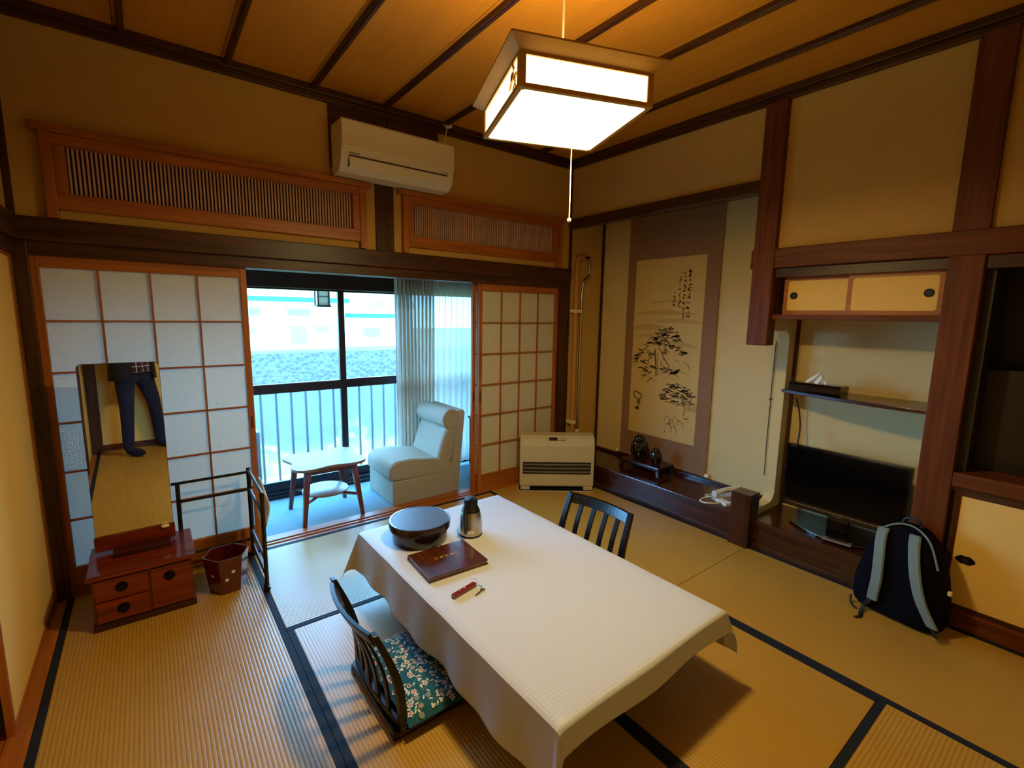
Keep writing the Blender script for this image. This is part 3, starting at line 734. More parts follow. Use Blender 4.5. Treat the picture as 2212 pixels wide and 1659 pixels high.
# vacuum flask
fk = thing('vacuum_flask', 'brushed steel vacuum flask with black lever lid on the table', 'flask', (-1.838, -1.198, ZT), R(34))
MB().lathe([(0.056, 0.0), (0.061, 0.004), (0.0625, 0.02), (0.0625, 0.05), (0.060, 0.085), (0.055, 0.115), (0.048, 0.138), (0.044, 0.150)], 40).build('body', 'steel', fk)
MB().lathe([(0.062, -0.0), (0.0635, 0.002), (0.0635, 0.008), (0.062, 0.010)], 40).build('base_ring', 'black_matte', fk)
MB().lathe([(0.0505, 0.134), (0.046, 0.146), (0.0395, 0.158), (0.037, 0.168), (0.037, 0.192), (0.034, 0.200), (0.001, 0.203)], 40, cap1=False).build('lid', 'black_paint', fk)
# handle running down the side and thumb lever
hp = catmull([(-0.036, 0, 0.185), (-0.060, 0, 0.178), (-0.076, 0, 0.150), (-0.079, 0, 0.105), (-0.073, 0, 0.055), (-0.060, 0, 0.035)], 6)
MB().tube(hp, 0.0095, 10, flat=1.5).build('handle', 'black_paint', fk)
MB().hexa([(-0.05, -0.014, 0.196), (0.0, -0.016, 0.200), (0.0, 0.016, 0.200), (-0.05, 0.014, 0.196)], [(-0.052, -0.012, 0.208), (0.0, -0.013, 0.209), (0.0, 0.013, 0.209), (-0.052, 0.012, 0.208)]).build('lever', 'black_paint', fk, 0.003)
MB().hexa([(0.03, -0.012, 0.178), (0.052, -0.008, 0.186), (0.052, 0.008, 0.186), (0.03, 0.012, 0.178)], [(0.03, -0.012, 0.198), (0.05, -0.008, 0.199), (0.05, 0.008, 0.199), (0.03, 0.012, 0.198)]).build('spout', 'black_paint', fk, 0.002)
lb = MB(); lr = []
for z in (0.026, 0.044):
    lr.append([(0.0632*math.cos(R(a)), 0.0632*math.sin(R(a)), z) for a in range(-176, -134, 6)])
lb.grid(lr).build('maker_label', 'white_print', fk)

# menu folder
mn = thing('guide_folder', 'dark wood patterned guide folder with gold lettering on the table', 'folder', (-2.088, -1.385, ZT), R(-2.5))
B(-0.158, 0.152, -0.128, 0.122, 0, 0.006).build('back_cover', 'menu_wood', mn, 0.002)
B(-0.15, 0.146, -0.118, 0.116, 0.006, 0.014).build('pages', 'paper_white', mn)
MB().prism(rrect(-0.152, 0.154, -0.124, 0.126, 0.008), 0.0142, 0.0215).build('front_cover', 'menu_wood', mn, 0.0015)
MB().box(-0.155, 0.150, 0.112, 0.1265, 0.0, 0.0205).build('spine', 'menu_wood', mn, 0.002)
cd_ = MB()
cd_.tube(catmull([(-0.03, 0.121, 0.023), (-0.012, 0.127, 0.028), (0.0, 0.122, 0.024), (0.014, 0.13, 0.027), (0.03, 0.117, 0.0235), (0.05, 0.108, 0.0228)], 5), 0.0018, 6)
cd_.tube(catmull([(-0.01, 0.122, 0.024), (-0.02, 0.131, 0.027), (-0.002, 0.134, 0.027), (0.004, 0.124, 0.025)], 5), 0.0018, 6)
cd_.build('binding_cord', 'black_matte', mn)
for i, ch in enumerate('ごあんない'):
    text(ch, 0.026, 'gold_print', mn, (0.062-0.0285*i, 0.02+0.000*i, 0.0218), (0, 0, R(-90)), extrude=0.0003)
# room key
ky = thing('room_key', 'dark red lacquered key fob with steel key on the table', 'key', (-2.158, -1.650, ZT), R(12))
MB().prism_x(rrect(-0.0105, 0.0105, 0.0, 0.019, 0.004, 3), -0.064, 0.064).build('fob', 'fob_red', ky)
text('7', 0.012, 'white_print', ky, (-0.022, 0.002, 0.0192), (0, 0, R(0)), extrude=0.0002)
text('8', 0.012, 'white_print', ky, (0.004, 0.002, 0.0192), (0, 0, R(0)), extrude=0.0002)
MB().tube([(0.068+0.017*math.cos(2*math.pi*k/20), 0.008+0.017*math.sin(2*math.pi*k/20), 0.012+0.010*math.sin(2*math.pi*k/20)) for k in range(20)], 0.0009, 6, closed=True).build('ring', 'chrome', ky)
ch = MB()
for k in range(6):
    c = Vector((0.078+0.004*math.sin(k), -0.006-0.0065*k, 0.004)); t = k % 2
    ch.tube([(c.x+0.0035*math.cos(2*math.pi*j/10), c.y+0.0048*math.sin(2*math.pi*j/10), c.z+(0.002 if t else 0)*math.cos(2*math.pi*j/10)) for j in range(10)], 0.0008, 5, closed=True)
ch.build('chain', 'chrome', ky)
kk = MB(); pts = []
for k in range(20):
    a = 2*math.pi*k/20; pts.append((0.064+0.0115*math.cos(a), -0.048+0.0105*math.sin(a)))
kk.prism(pts, 0.0012, 0.0032)
kk.prism([(0.056, -0.045), (0.012, -0.0535), (0.008, -0.058), (0.016, -0.061), (0.024, -0.0585), (0.030, -0.0605), (0.038, -0.057), (0.058, -0.0535)], 0.0012, 0.0030)
kk.build('key', 'chrome', ky)

# ------------------------------------------------------------------ legless chairs
def zaisu(loc, rz, label):
    t = thing('legless_chair', label, 'chair', loc, rz, 'legless chairs at the low table')
    W = 0.232
    seat = MB().prism(rrect(-0.02, 0.40, -W, W, 0.03), 0.018, 0.034); seat.build('seat', 'black_paint', t, 0.003)
    for sy in (-1, 1):
        MB().box(-0.02, 0.36, sy*0.2-0.02, sy*0.2+0.02, 0.0, 0.018).build('runner', 'black_paint', t, 0.002)
    def prof(z):                    # rake of the back, leaning away from the table
        s = z/0.45
        return 0.012-0.085*s + 0.03*math.sin(s*math.pi*1.1)
    def bow(y): return -0.042*(1-(y/W)**2)
    zs = [0.02+0.43*k/10 for k in range(11)]
    for sy in (-1, 1):
        m = MB(); rows = []
        for z in zs:
            w, d = 0.017, 0.0105+0.004*math.sin(z/0.45*math.pi)
            x, y = prof(z), sy*(W-0.018)+sy*0.006*math.sin(z/0.45*math.pi)
            rows.append([(x-d, y-w, z), (x+d, y-w, z), (x+d, y+w, z), (x-d, y+w, z)])
        m.grid(rows, False, True); m.f.append((3, 2, 1, 0)); m.f.append(tuple(len(m.v)-4+k for k in range(4))); m.sm += [False]*2
        m.build('stile', 'black_paint', t, 0.004)
    def rail(z0, z1, name, th=0.009):
        rows = []
        for k in range(17):
            y = -W+0.03+(2*W-0.06)*k/16
            r = []
            for z, s in ((z0, -1), (z0, 1), (z1, 1), (z1, -1)):
                r.append((prof(z)+bow(y)*(0.4+0.6*z/0.45)+s*th, y, z))
            rows.append(r)
        m = MB().grid(rows, False, True); m.f.append((3, 2, 1, 0)); m.f.append(tuple(len(m.v)-4+k for k in range(4))); m.sm += [False]*2
        return m.build(name, 'black_paint', t, 0.003)
    rail(0.392, 0.446, 'top_rail'); rail(0.036, 0.064, 'bottom_rail')
    for k in range(4):
        y = -0.132+0.088*k; rows = []
        for z in [0.06+0.34*i/8 for i in range(9)]:
            x = prof(z)+bow(y)*(0.4+0.6*z/0.45); w = 0.0155; d = 0.006
            rows.append([(x-d, y-w, z), (x+d, y-w, z), (x+d, y+w, z), (x-d, y+w, z)])
        m = MB().grid(rows, False, True); m.build('back_slat', 'black_paint', t, 0.003)
    return t
zaisu((-2.548, -1.612, 0.0), R(0.5), 'black slatted legless chair holding the flowered cushion')
zaisu((-1.205, -1.487, 0.0), R(180+5), 'black slatted legless chair between table and alcove')

# floor cushion with flower print
cu = thing('floor_cushion', 'teal floor cushion with flower print on the legless chair', 'cushion', (-2.288, -1.617, 0.034), R(0.5))
CW, CD = 0.246, 0.232
def ch_(x, y):
    a = max(0, 1-(abs(x)/CD)**4); b = max(0, 1-(abs(y)/CW)**4)
    return 0.022+0.036*(a*b)**0.5
rows = []
N = 20
for i in range(N+1):
    y = -CW+2*CW*i/N
    rows.append([(-CD+2*CD*j/N, y, ch_(-CD+2*CD*j/N, y)) for j in range(N+1)])
cm = MB().grid(rows)
rows2 = [[(x*1.0, y, 0.022-(ch_(x, y)-0.022)*0.6) for (x, y, z) in r] for r in rows]
cm.grid([list(reversed(r)) for r in rows2])
cm.build('cover', 'cushion_teal', cu)
# print
fl = {k: MB() for k in ('print_white', 'print_grey', 'print_pink', 'print_red', 'print_green')}
def disc(mb, cx, cy, rad, lift, lobes=0, n=20, ph=0.0, amp=0.22):
    vs = [(cx, cy, ch_(cx, cy)+lift)]
    for k in range(n):
        a = 2*math.pi*k/n; r = rad*(1+amp*math.cos(lobes*a+ph)) if lobes else rad
        x, y = cx+r*math.cos(a), cy+r*math.sin(a); vs.append((x, y, ch_(x, y)+lift))
    mb.add(vs, [(0, 1+k, 1+(k+1) % n) for k in range(n)])
def stroke(mb, pts, w, lift):
    L = []; Rr = []
    for i, (x, y) in enumerate(pts):
        a, b = pts[max(0, i-1)], pts[min(len(pts)-1, i+1)]
        tx, ty = b[0]-a[0], b[1]-a[1]; n_ = math.hypot(tx, ty) or 1; nx, ny = -ty/n_, tx/n_
        ww = w*(1-0.5*abs(2*i/(len(pts)-1)-1))
        L.append((x+nx*ww, y+ny*ww, ch_(x+nx*ww, y+ny*ww)+lift)); Rr.append((x-nx*ww, y-ny*ww, ch_(x-nx*ww, y-ny*ww)+lift))
    mb.grid([L, Rr])
rnd = random.Random(3); placed = []
for _ in range(2500):
    x, y = rnd.uniform(-CD+0.012, CD-0.02), rnd.uniform(-CW+0.011, CW-0.011)
    if all((x-a)**2+(y-b)**2 > 0.031**2 for a, b in placed): placed.append((x, y))
for i, (x, y) in enumerate(placed):
    k = i % 4
    if k == 0:
        disc(fl['print_white'], x, y, 0.0105, 0.0008, 5, 30, rnd.uniform(0, 6)); disc(fl['print_pink'], x, y, 0.0062, 0.0011, 5)
    elif k == 1:
        disc(fl['print_grey'], x, y, 0.0105, 0.0008, 9, 36, rnd.uniform(0, 6), 0.1)
        if rnd.random() < .5: disc(fl['print_pink'], x, y, 0.006, 0.0011)
    elif k == 2:
        disc(fl['print_white'], x, y, 0.0085, 0.0008, 6, 24, 0, 0.1); disc(fl['print_red'], x, y, 0.0052, 0.0011, 5)
    else:
        disc(fl['print_white'], x, y, 0.008, 0.0008, 3, 18, rnd.uniform(0, 6), 0.3)
    for _ in range(3):
        a = rnd.uniform(0, 6.28); lx, ly = x+0.019*math.cos(a), y+0.019*math.sin(a)
        if abs(lx) < CD-.015 and abs(ly) < CW-.015:
            stroke(fl['print_white'], [(lx+0.008*t*math.cos(a+1), ly+0.008*t*math.sin(a+1)) for t in (-1, -.5, 0, .5, 1)], 0.0035, 0.0007)
    s = rnd.choice((-1, 1)); a0 = rnd.uniform(0, 6.28)
    pts = [(x+(0.004+0.0022*t)*math.cos(a0+s*t*0.8)+0.012*math.cos(a0), y+(0.004+0.0022*t)*math.sin(a0+s*t*0.8)+0.012*math.sin(a0)) for t in [q*0.5 for q in range(16)]]
    if all(abs(p[0]) < CD-.006 and abs(p[1]) < CW-.006 for p in pts): stroke(fl['print_green'], pts, 0.0014, 0.0006)
for k, mb in fl.items(): mb.build('flower_print', k, cu, fix=False)['kind'] = 'stuff'
MB().tube(catmull([(-CD, -CW, 0.022), (-CD-0.012, -CW+0.02, 0.02), (-CD-0.02, -CW+0.005, 0.018)], 5), 0.0016, 6).build('tie_cord', 'black_matte', cu)

# ------------------------------------------------------------------ pendant lamp
LX, LY, LZ, LA = -1.848, -1.838, 2.252, R(-20.6)
lp = thing('pendant_lamp', 'square wooden pendant lamp with glowing white panels hanging from the ceiling', 'lamp', (LX, LY, LZ), LA)
h = 0.245; H = 0.112
pst = None
for sx in (-1, 1):
    for sy in (-1, 1):
        x, y = sx*(h-0.012), sy*(h-0.012)
        if pst is None: pst = B(-0.012, 0.012, -0.012, 0.012, 0.0, H).build('corner_post', 'lamp_wood', lp, 0.002); pst.location = (x, y, 0)
        else: inst(pst, lp, (x, y, 0))
for z0, z1, nm in ((0.0, 0.014, 'bottom_bar'), (H-0.014, H, 'top_bar')):
    for s in (-1, 1):
        B(-h+0.024, h-0.024, s*h-s*0.016, s*h, z0, z1).build(nm, 'lamp_wood', lp); B(s*h-s*0.016, s*h, -h+0.024, h-0.024, z0, z1).build(nm, 'lamp_wood', lp)
B(-h+0.014, h-0.014, -h+0.014, h-0.014, 0.001, 0.006).build('bottom_diffuser', 'lamp_panel', lp)
for s in (-1, 1):
    B(-h+0.024, h-0.024, s*(h-0.008)-0.002, s*(h-0.008)+0.002, 0.014, H-0.014).build('side_panel', 'lamp_side', lp)
    B(s*(h-0.008)-0.002, s*(h-0.008)+0.002, -h+0.024, h-0.024, 0.014, H-0.014).build('side_panel', 'lamp_side', lp)
# flared top rim (open in the middle)
e, e2 = h-0.004, h+0.038
for k in range(4):
    a = math.pi/2*k; c, s = math.cos(a), math.sin(a)
    rot = lambda p: (p[0]*c-p[1]*s, p[0]*s+p[1]*c, p[2])
    lo = [rot((-e, -e, H-0.006)), rot((-e2, -e2, H+0.024)), rot((e2, -e2, H+0.024)), rot((e, -e, H-0.006))]
    up = [rot((-e, -e, H+0.004)), rot((-e2, -e2, H+0.030)), rot((e2, -e2, H+0.030)), rot((e, -e, H+0.004))]
    MB().hexa(lo, up).build('top_rim', 'lamp_wood', lp)
# carved branch motif on the left panel
mo = MB()
for (yy, zz, r_) in ((0.18, 0.085, 0.012), (0.165, 0.06, 0.014), (0.20, 0.05, 0.010), (0.15, 0.04, 0.011), (0.19, 0.025, 0.012), (0.17, 0.1, 0.009)):
    mo.prism_x([(-yy+r_*1.2*math.cos(2*math.pi*k/7+zz*50), zz+r_*math.sin(2*math.pi*k/7)) for k in range(7)], -h-0.001, -h+0.004)
mo.tube([(-h+0.001, -0.21, 0.015), (-h+0.001, -0.185, 0.05), (-h+0.001, -0.17, 0.11)], 0.003, 6)
mo.build('branch_motif', 'lamp_wood', lp)
bulb = bpy.data.lights.new('lamp_light', 'AREA'); bulb.shape = 'DISK'; bulb.size = 0.19; bulb.energy = 37; bulb.color = LAMP_COL
bo = bpy.data.objects.new('lamp_light', bulb); COL.objects.link(bo); bo.parent = lp; bo.location = (0, 0, 0.0004)
MB().tube([(0.13*math.cos(2*math.pi*k/40), 0.13*math.sin(2*math.pi*k/40), 0.075) for k in range(40)], 0.014, 10, closed=True).build('ring_tube', 'lamp_tube', lp)
MB().box(-h+.01, h-.01, -0.012, 0.012, H-0.012, H+0.004).build('cross_bar', 'lamp_wood', lp)
MB().lathe([(0.035, H-0.01), (0.035, H+0.02), (0.012, H+0.035)], 20).build('socket_cap', 'white_plastic', lp)
MB().tube([(0, 0, H+0.02), (0, 0, ZC-LZ)], 0.0045, 8).build('power_cord', 'lamp_cord', lp)
MB().lathe([(0.032, ZC-LZ-0.035), (0.04, ZC-LZ-0.006), (0.04, ZC-LZ)], 20).build('ceiling_rose', 'white_plastic', lp)
px, py = 0.13, 0.19
MB().tube([(px, py, 0.0), (px, py, -0.30)], 0.0022, 6).build('pull_cord', 'lamp_cord', lp)
MB().ball((px, py, -0.308), 0.0095).build('pull_knob', 'ivory', lp)

# ------------------------------------------------------------------ air conditioner
ac = thing('air_conditioner', 'cream wall air conditioner mounted above the transoms', 'air conditioner', (-1.752, -0.02, 2.39))
hw = 0.392
side = [(0.0, 0.0), (-0.125, 0.004), (-0.168, 0.04), (-0.186, 0.092), (-0.19, 0.128), (-0.19, 0.285), (-0.175, 0.298), (0.0, 0.305)]
MB().prism_x([(y, z) for y, z in side], -hw, hw).build('body', 'white_plastic', ac, 0.006)
MB().prism_x([(-0.186, 0.132), (-0.202, 0.126), (-0.204, 0.14), (-0.204, 0.288), (-0.196, 0.301), (-0.18, 0.303)], -hw+0.002, hw-0.002).build('front_panel', 'white_plastic', ac, 0.004)
MB().prism_x([(-0.158, 0.022), (-0.1705, 0.034), (-0.1885, 0.088), (-0.1765, 0.088)], -hw+0.05, hw-0.05).build('louver', 'white_plastic', ac, 0.002)
MB().prism_x([(-0.1875, 0.090), (-0.1895, 0.098), (-0.182, 0.098)], -hw+0.05, hw-0.05).build('outlet_gap', 'black_matte', ac)
MB().box(-hw+0.046, -hw+0.048, -0.19, -0.15, 0.03, 0.098).build('seam', 'brown_side', ac)
text('Panasonic', 0.0165, 'black_matte', ac, (-hw+0.083, -0.1895, 0.110), (R(86), 0, 0), extrude=0.0006)
for k in range(3): MB().box(hw-0.085+k*0.014, hw-0.077+k*0.014, -0.1908, -0.188, 0.107, 0.112).build('indicator', 'heater_grey', ac)
so = thing('ceiling_outlet', 'small cream power outlet with plug at the cornice above the air conditioner', 'outlet', (-1.315, -0.05, 2.862))
B(-0.035, 0.03, -0.012, 0.0, 0.008, 0.03).build('outlet_plate', 'white_plastic', so, 0.002)
B(-0.03, -0.004, -0.04, -0.012, -0.012, 0.012).build('plug', 'white_plastic', so, 0.003)
MB().tube(catmull([(-0.02, -0.03, -0.01), (-0.035, -0.035, -0.05), (-0.04, -0.02, -0.1), (-0.06, -0.01, -0.165)], 6), 0.0035, 6).build('cord', 'white_plastic', so)
# ------------------------------------------------------------------ fan heater in the corner
hx = Vector((-0.385, -0.324, 0)); ha = R(-36.8)
ht = thing('fan_heater', 'beige fan heater with dark louvred vent standing across the corner', 'heater', hx, ha)
# local: x along the front, -y towards the room
HWd = 0.327
sp = [(0.0, 0.045), (-0.004, 0.30), (-0.003, 0.40), (0.014, 0.462), (0.045, 0.486), (0.15, 0.492), (0.155, 0.03), (0.01, 0.03)]
MB().prism_x(sp, -HWd, HWd).build('body', 'heater_beige', ht, 0.008, 3)
for z in (0.175, 0.30):
    pass
B(-HWd+0.025, HWd-0.03, -0.0052, 0.03, 0.15, 0.258).build('vent_recess', 'black_matte', ht)
for k in range(3):
    z = 0.172+k*0.033
    rows = []
    for i in range(15):
        x = -HWd+0.03+(2*HWd-0.065)*i/14; s = -0.010*(1-(2*i/14-1)**2)
        rows.append([(x, -0.006+s*0.5, z-0.006+s*0.25), (x, -0.0085+s*0.5, z+0.004+s*0.25), (x, 0.004, z+0.009+s*0.25), (x, 0.004, z-0.001+s*0.25)])
    MB().grid(rows, True, True).build('louver', 'heater_grey', ht)
MB().hexa([(-0.085, 0.006, 0.452), (0.075, 0.006, 0.452), (0.075, 0.012, 0.448), (-0.085, 0.012, 0.448)], [(-0.085, 0.017, 0.476), (0.075, 0.017, 0.476), (0.075, 0.03, 0.470), (-0.085, 0.03, 0.470)]).build('control_panel', 'heater_grey', ht, 0.003)
MB().hexa([(-0.075, 0.0035, 0.4525), (-0.002, 0.0035, 0.4525), (-0.002, 0.01, 0.45), (-0.075, 0.01, 0.45)], [(-0.075, 0.0155, 0.477), (-0.002, 0.0155, 0.477), (-0.002, 0.02, 0.474), (-0.075, 0.02, 0.474)]).build('display', 'black_gloss', ht)
text('FF', 0.034, 'gold_print', ht, (-HWd+0.064, -0.0012, 0.082), (R(90), 0, 0), extrude=0.0006)
text('clean', 0.014, 'gold_print', ht, (-HWd+0.066, -0.0016, 0.102), (R(90), 0, 0), extrude=0.0006)
MB().prism(rrect(-HWd-0.012, HWd+0.004, -0.035, 0.17, 0.03), 0.0, 0.006).build('floor_tray', 'heater_beige', ht, 0.002)
MB().prism(rrect(-HWd-0.004, HWd-0.004, -0.028, 0.165, 0.026), 0.006, 0.007).build('tray_pad', 'black_matte', ht)
for s in (-1, 1): B(s*(HWd-0.05)-0.04, s*(HWd-0.05)+0.04, -0.008, 0.04, 0.006, 0.034).build('foot', 'heater_beige', ht, 0.004)
# flue pipes on the alcove side wall
fp = thing('flue_pipe', 'tan wrapped flue pipe running up the wall behind the heater', 'pipe', (0.045, -0.06, 0.40))
MB().tube(catmull([(0, 0, 0), (0, 0, 0.8), (-0.004, 0, 1.45), (-0.002, 0, 1.60), (0.025, 0.0, 1.665), (0.075, 0.005, 1.672), (0.10, 0.05, 1.672)], 6), 0.021, 12).build('pipe', 'pipe_tan', fp)
B(-0.03, 0.052, -0.032, 0.06, 1.16, 1.19).build('wall_clamp', 'ivory', fp, 0.003)
B(-0.03, 0.02, -0.03, 0.06, 0.10, 0.13).build('wall_clamp', 'ivory', fp, 0.003)
sp_ = thing('exhaust_pipe', 'thin steel exhaust pipe beside the tan flue pipe', 'pipe', (0.118, -0.055, 0.38))
MB().tube(catmull([(0, 0, 0), (0.002, 0, 0.7), (0.0, 0, 1.28), (0.008, 0, 1.40), (0.022, 0, 1.475), (0.055, 0, 1.505), (0.085, 0, 1.53), (0.095, 0, 1.60), (0.092, 0.02, 1.68), (0.085, 0.05, 1.70)], 6), 0.0125, 12).build('pipe', 'steel', sp_)
MB().lathe([(0.034, 0), (0.036, 0.012), (0.02, 0.016)], 20, (0.085, 0.03, 1.69)).build('wall_flange', 'metal_dark', sp_)
B(-0.014, 0.014, -0.014, 0.014, 0.02, 0.055).build('joint', 'ivory', sp_, 0.003)

# ------------------------------------------------------------------ hanging scroll
sc = thing('hanging_scroll', 'tall hanging scroll with ink landscape of snowy pine trees in the alcove', 'scroll', (D-0.016, -0.79, 0.235))
# local: y along the wall, z up, -x to the room
Wm, Hm = 0.452, 2.29
B(0.0, 0.003, -Wm, Wm, 0.0, Hm).build('mounting', 'scroll_cloth', sc)
MB().tube([(-0.003, -Wm-0.028, 0.0), (-0.003, Wm+0.028, 0.0)], 0.0135, 14).build('roller', 'scroll_cloth', sc)
for s in (-1, 1): MB().tube([(-0.003, s*(Wm+0.0), 0.0), (-0.003, s*(Wm+0.034), 0.0)], 0.0155, 14).build('roller_knob', 'ivory', sc)
IW, I0, I1 = 0.345, 0.225, 1.80
B(-0.0012, 0.001, -IW+0.015, IW+0.015, I0, I1).build('painting', 'scroll_paper', sc)
# ink drawing: strokes in painting coordinates a in 0..1 (left to right as seen), b in 0..1 (bottom to top)
def PA(a, b): return (IW+0.015-2*IW*a, I0+(I1-I0)*b)
class Ink:
    def __init__(s): s.m = MB()
    def stroke(s, pts, w, lift=0.0022, taper=True):
        P = [Vector((*PA(*p), 0)) for p in pts]; P = catmull(P, 4) if len(P) > 2 else P
        L = []; Q = []
        for i, p in enumerate(P):
            t = (P[min(i+1, len(P)-1)]-P[max(i-1, 0)]).normalized(); n_ = Vector((-t.y, t.x, 0))
            ww = w*(0.35+0.65*math.sin(math.pi*(i+0.6)/(len(P)+0.2))) if taper else w
            a, b = p+n_*ww, p-n_*ww; L.append((-lift, a.x, a.y)); Q.append((-lift, b.x, b.y))
        s.m.grid([L, Q], False)
    def blob(s, a, b, ra, rb, lift=0.0018, n=14, rn=0.25):
        cy, cz = PA(a, b); vs = [(-lift, cy, cz)]
        for k in range(n):
            an = 2*math.pi*k/n; q = 1+random.uniform(-rn, rn); vs.append((-lift, cy+ra*q*math.cos(an), cz+rb*q*math.sin(an)))
        s.m.add(vs, [(0, 1+k, 1+(k+1) % n) for k in range(n)])
wash = Ink(); snow = Ink(); dark = Ink(); soft = Ink()
random.seed(11)
for b, a0, a1, w in ((0.70, 0.05, 0.9, 0.02), (0.615, 0.0, 0.55, 0.028), (0.655, 0.35, 1.0, 0.02), (0.57, 0.1, 0.5, 0.018), (0.53, 0.3, 0.95, 0.022), (0.76, 0.25, 0.8, 0.012)):
    wash.stroke([(a0, b), ((a0+a1)/2, b+0.008), (a1, b-0.004)], w, 0.0014)
for a, b, ra, rb in ((0.3, 0.34, 0.09, 0.06), (0.75, 0.36, 0.10, 0.07), (0.55, 0.2, 0.12, 0.06), (0.8, 0.13, 0.10, 0.07), (0.25, 0.1, 0.12, 0.05), (0.6, 0.4, 0.1, 0.05)):
    snow.blob(a, b, ra, rb, 0.0016, 18, 0.12)
# trunk, branches, needles of the tall pine
dark.stroke([(0.40, 0.345), (0.385, 0.42), (0.365, 0.47), (0.37, 0.505)], 0.0065)
dark.stroke([(0.42, 0.345), (0.41, 0.42), (0.395, 0.48)], 0.003)
dark.stroke([(0.36, 0.49), (0.32, 0.455), (0.28, 0.44), (0.255, 0.405)], 0.004)
dark.stroke([(0.40, 0.51), (0.46, 0.49), (0.50, 0.455), (0.56, 0.425), (0.62, 0.385)], 0.0045)
dark.stroke([(0.42, 0.555), (0.50, 0.56), (0.57, 0.535), (0.575, 0.51)], 0.005)
dark.stroke([(0.50, 0.45), (0.46, 0.43), (0.48, 0.41), (0.56, 0.40), (0.68, 0.375), (0.74, 0.35)], 0.003)
def needles(cluster, n, spread_a, spread_b, wlo=0.003, whi=0.007, tgt=None):
    for ca, cb in cluster:
        for _ in range(n):
            a, b = ca+random.uniform(-spread_a, spread_a), cb+random.uniform(-spread_b, spread_b); an = random.uniform(-0.5, 0.9); ln = random.uniform(0.02, 0.05)
            (tgt or dark).stroke([(a-ln*math.cos(an), b-ln*0.45*math.sin(an)), (a, b+0.004), (a+ln*math.cos(an), b+ln*0.2*math.sin(an))], random.uniform(wlo, whi)*0.8)
needles([(0.45, 0.60), (0.55, 0.61), (0.64, 0.585), (0.42, 0.575), (0.5, 0.575), (0.33, 0.56), (0.40, 0.54), (0.46, 0.535), (0.68, 0.565)], 8, 0.05, 0.016)
needles([(0.24, 0.525), (0.56, 0.52), (0.65, 0.515), (0.72, 0.50), (0.77, 0.485), (0.50, 0.49)], 6, 0.05, 0.014)
needles([(0.16, 0.48), (0.11, 0.455), (0.07, 0.425), (0.18, 0.425), (0.30, 0.47)], 6, 0.045, 0.014)
needles([(0.20, 0.385), (0.27, 0.37), (0.36, 0.395), (0.50, 0.39), (0.58, 0.38)], 6, 0.05, 0.012)
needles([(0.25, 0.335), (0.35, 0.325)], 4, 0.06, 0.01, tgt=soft)
# right-hand tree, rocks, hut, distant things
needles([(0.62, 0.295), (0.70, 0.305), (0.78, 0.29), (0.86, 0.285), (0.58, 0.265), (0.66, 0.26), (0.74, 0.255), (0.84, 0.255), (0.91, 0.27)], 8, 0.05, 0.016)
needles([(0.62, 0.225), (0.70, 0.215), (0.80, 0.215), (0.90, 0.225), (0.52, 0.235)], 8, 0.05, 0.016, 0.002, 0.005)
dark.stroke([(0.78, 0.25), (0.82, 0.22), (0.84, 0.18), (0.83, 0.15)], 0.004)
for k in range(12): soft.stroke([(0.86+0.012*k, 0.215+random.uniform(-.01, .01)), (0.865+0.012*k, 0.18)], 0.002)
soft.blob(0.53, 0.235, 0.03, 0.028); soft.blob(0.145, 0.185, 0.022, 0.035); dark.blob(0.13, 0.145, 0.028, 0.016)
dark.stroke([(0.06, 0.245), (0.12, 0.24), (0.19, 0.225), (0.16, 0.19)], 0.006); dark.stroke([(0.06, 0.245), (0.08, 0.21), (0.13, 0.2)], 0.005)
soft.stroke([(0.35, 0.345), (0.48, 0.37), (0.6, 0.395), (0.75, 0.39), (0.9, 0.37)], 0.0025)
soft.stroke([(0.66, 0.44), (0.71, 0.45), (0.72, 0.425)], 0.003); soft.stroke([(0.78, 0.445), (0.85, 0.43), (0.88, 0.395)], 0.0035)
for (a, b) in ((0.60, 0.115), (0.66, 0.10), (0.72, 0.12), (0.78, 0.105), (0.62, 0.075), (0.70, 0.065)):
    soft.stroke([(a-0.04, b-0.02), (a-0.01, b+0.018), (a+0.05, b-0.004), (a+0.06, b-0.03)], 0.003)
dark.stroke([(0.62, 0.09), (0.66, 0.1), (0.64, 0.08)], 0.003); dark.stroke([(0.57, 0.035), (0.585, 0.045)], 0.004)
dark.stroke([(0.84, 0.135), (0.90, 0.14)], 0.005)
for _ in range(26): soft.stroke([(a := random.uniform(0.05, 0.95), b := random.uniform(0.05, 0.5)), (a+random.uniform(0.01, 0.03), b+random.uniform(-.008, .008))], 0.0018)
# columns of brush writing: small irregular strokes
for (a, b0, b1, big) in ((0.80, 0.92, 0.665, 1.25), (0.735, 0.915, 0.665, 1.0), (0.675, 0.915, 0.735, 0.9), (0.60, 0.815, 0.735, 0.9)):
    b = b0
    while b > b1:
        hgt = random.uniform(0.009, 0.016)*big
        for _ in range(random.randint(2, 4)):
            aa, bb = a+random.uniform(-0.014, 0.014)*big, b+random.uniform(-hgt/2, hgt/2)
            an = random.choice((0, 0, 1.57, 0.8, 2.3)); ln = random.uniform(0.008, 0.02)*big
            dark.stroke([(aa-ln*math.cos(an), bb-ln*0.44*math.sin(an)), (aa+ln*math.cos(an), bb+ln*0.44*math.sin(an))], random.uniform(0.002, 0.0042)*big, taper=False)
        b -= hgt*1.55
for nm, ik, mt in (('ink_wash', wash, 'scroll_wash'), ('snow_area', snow, 'scroll_snow'), ('ink_strokes', dark, 'ink'), ('pale_ink_strokes', soft, 'ink_soft')):
    ik.m.build(nm, mt, sc, fix=False)['kind'] = 'stuff'
random.seed(5)

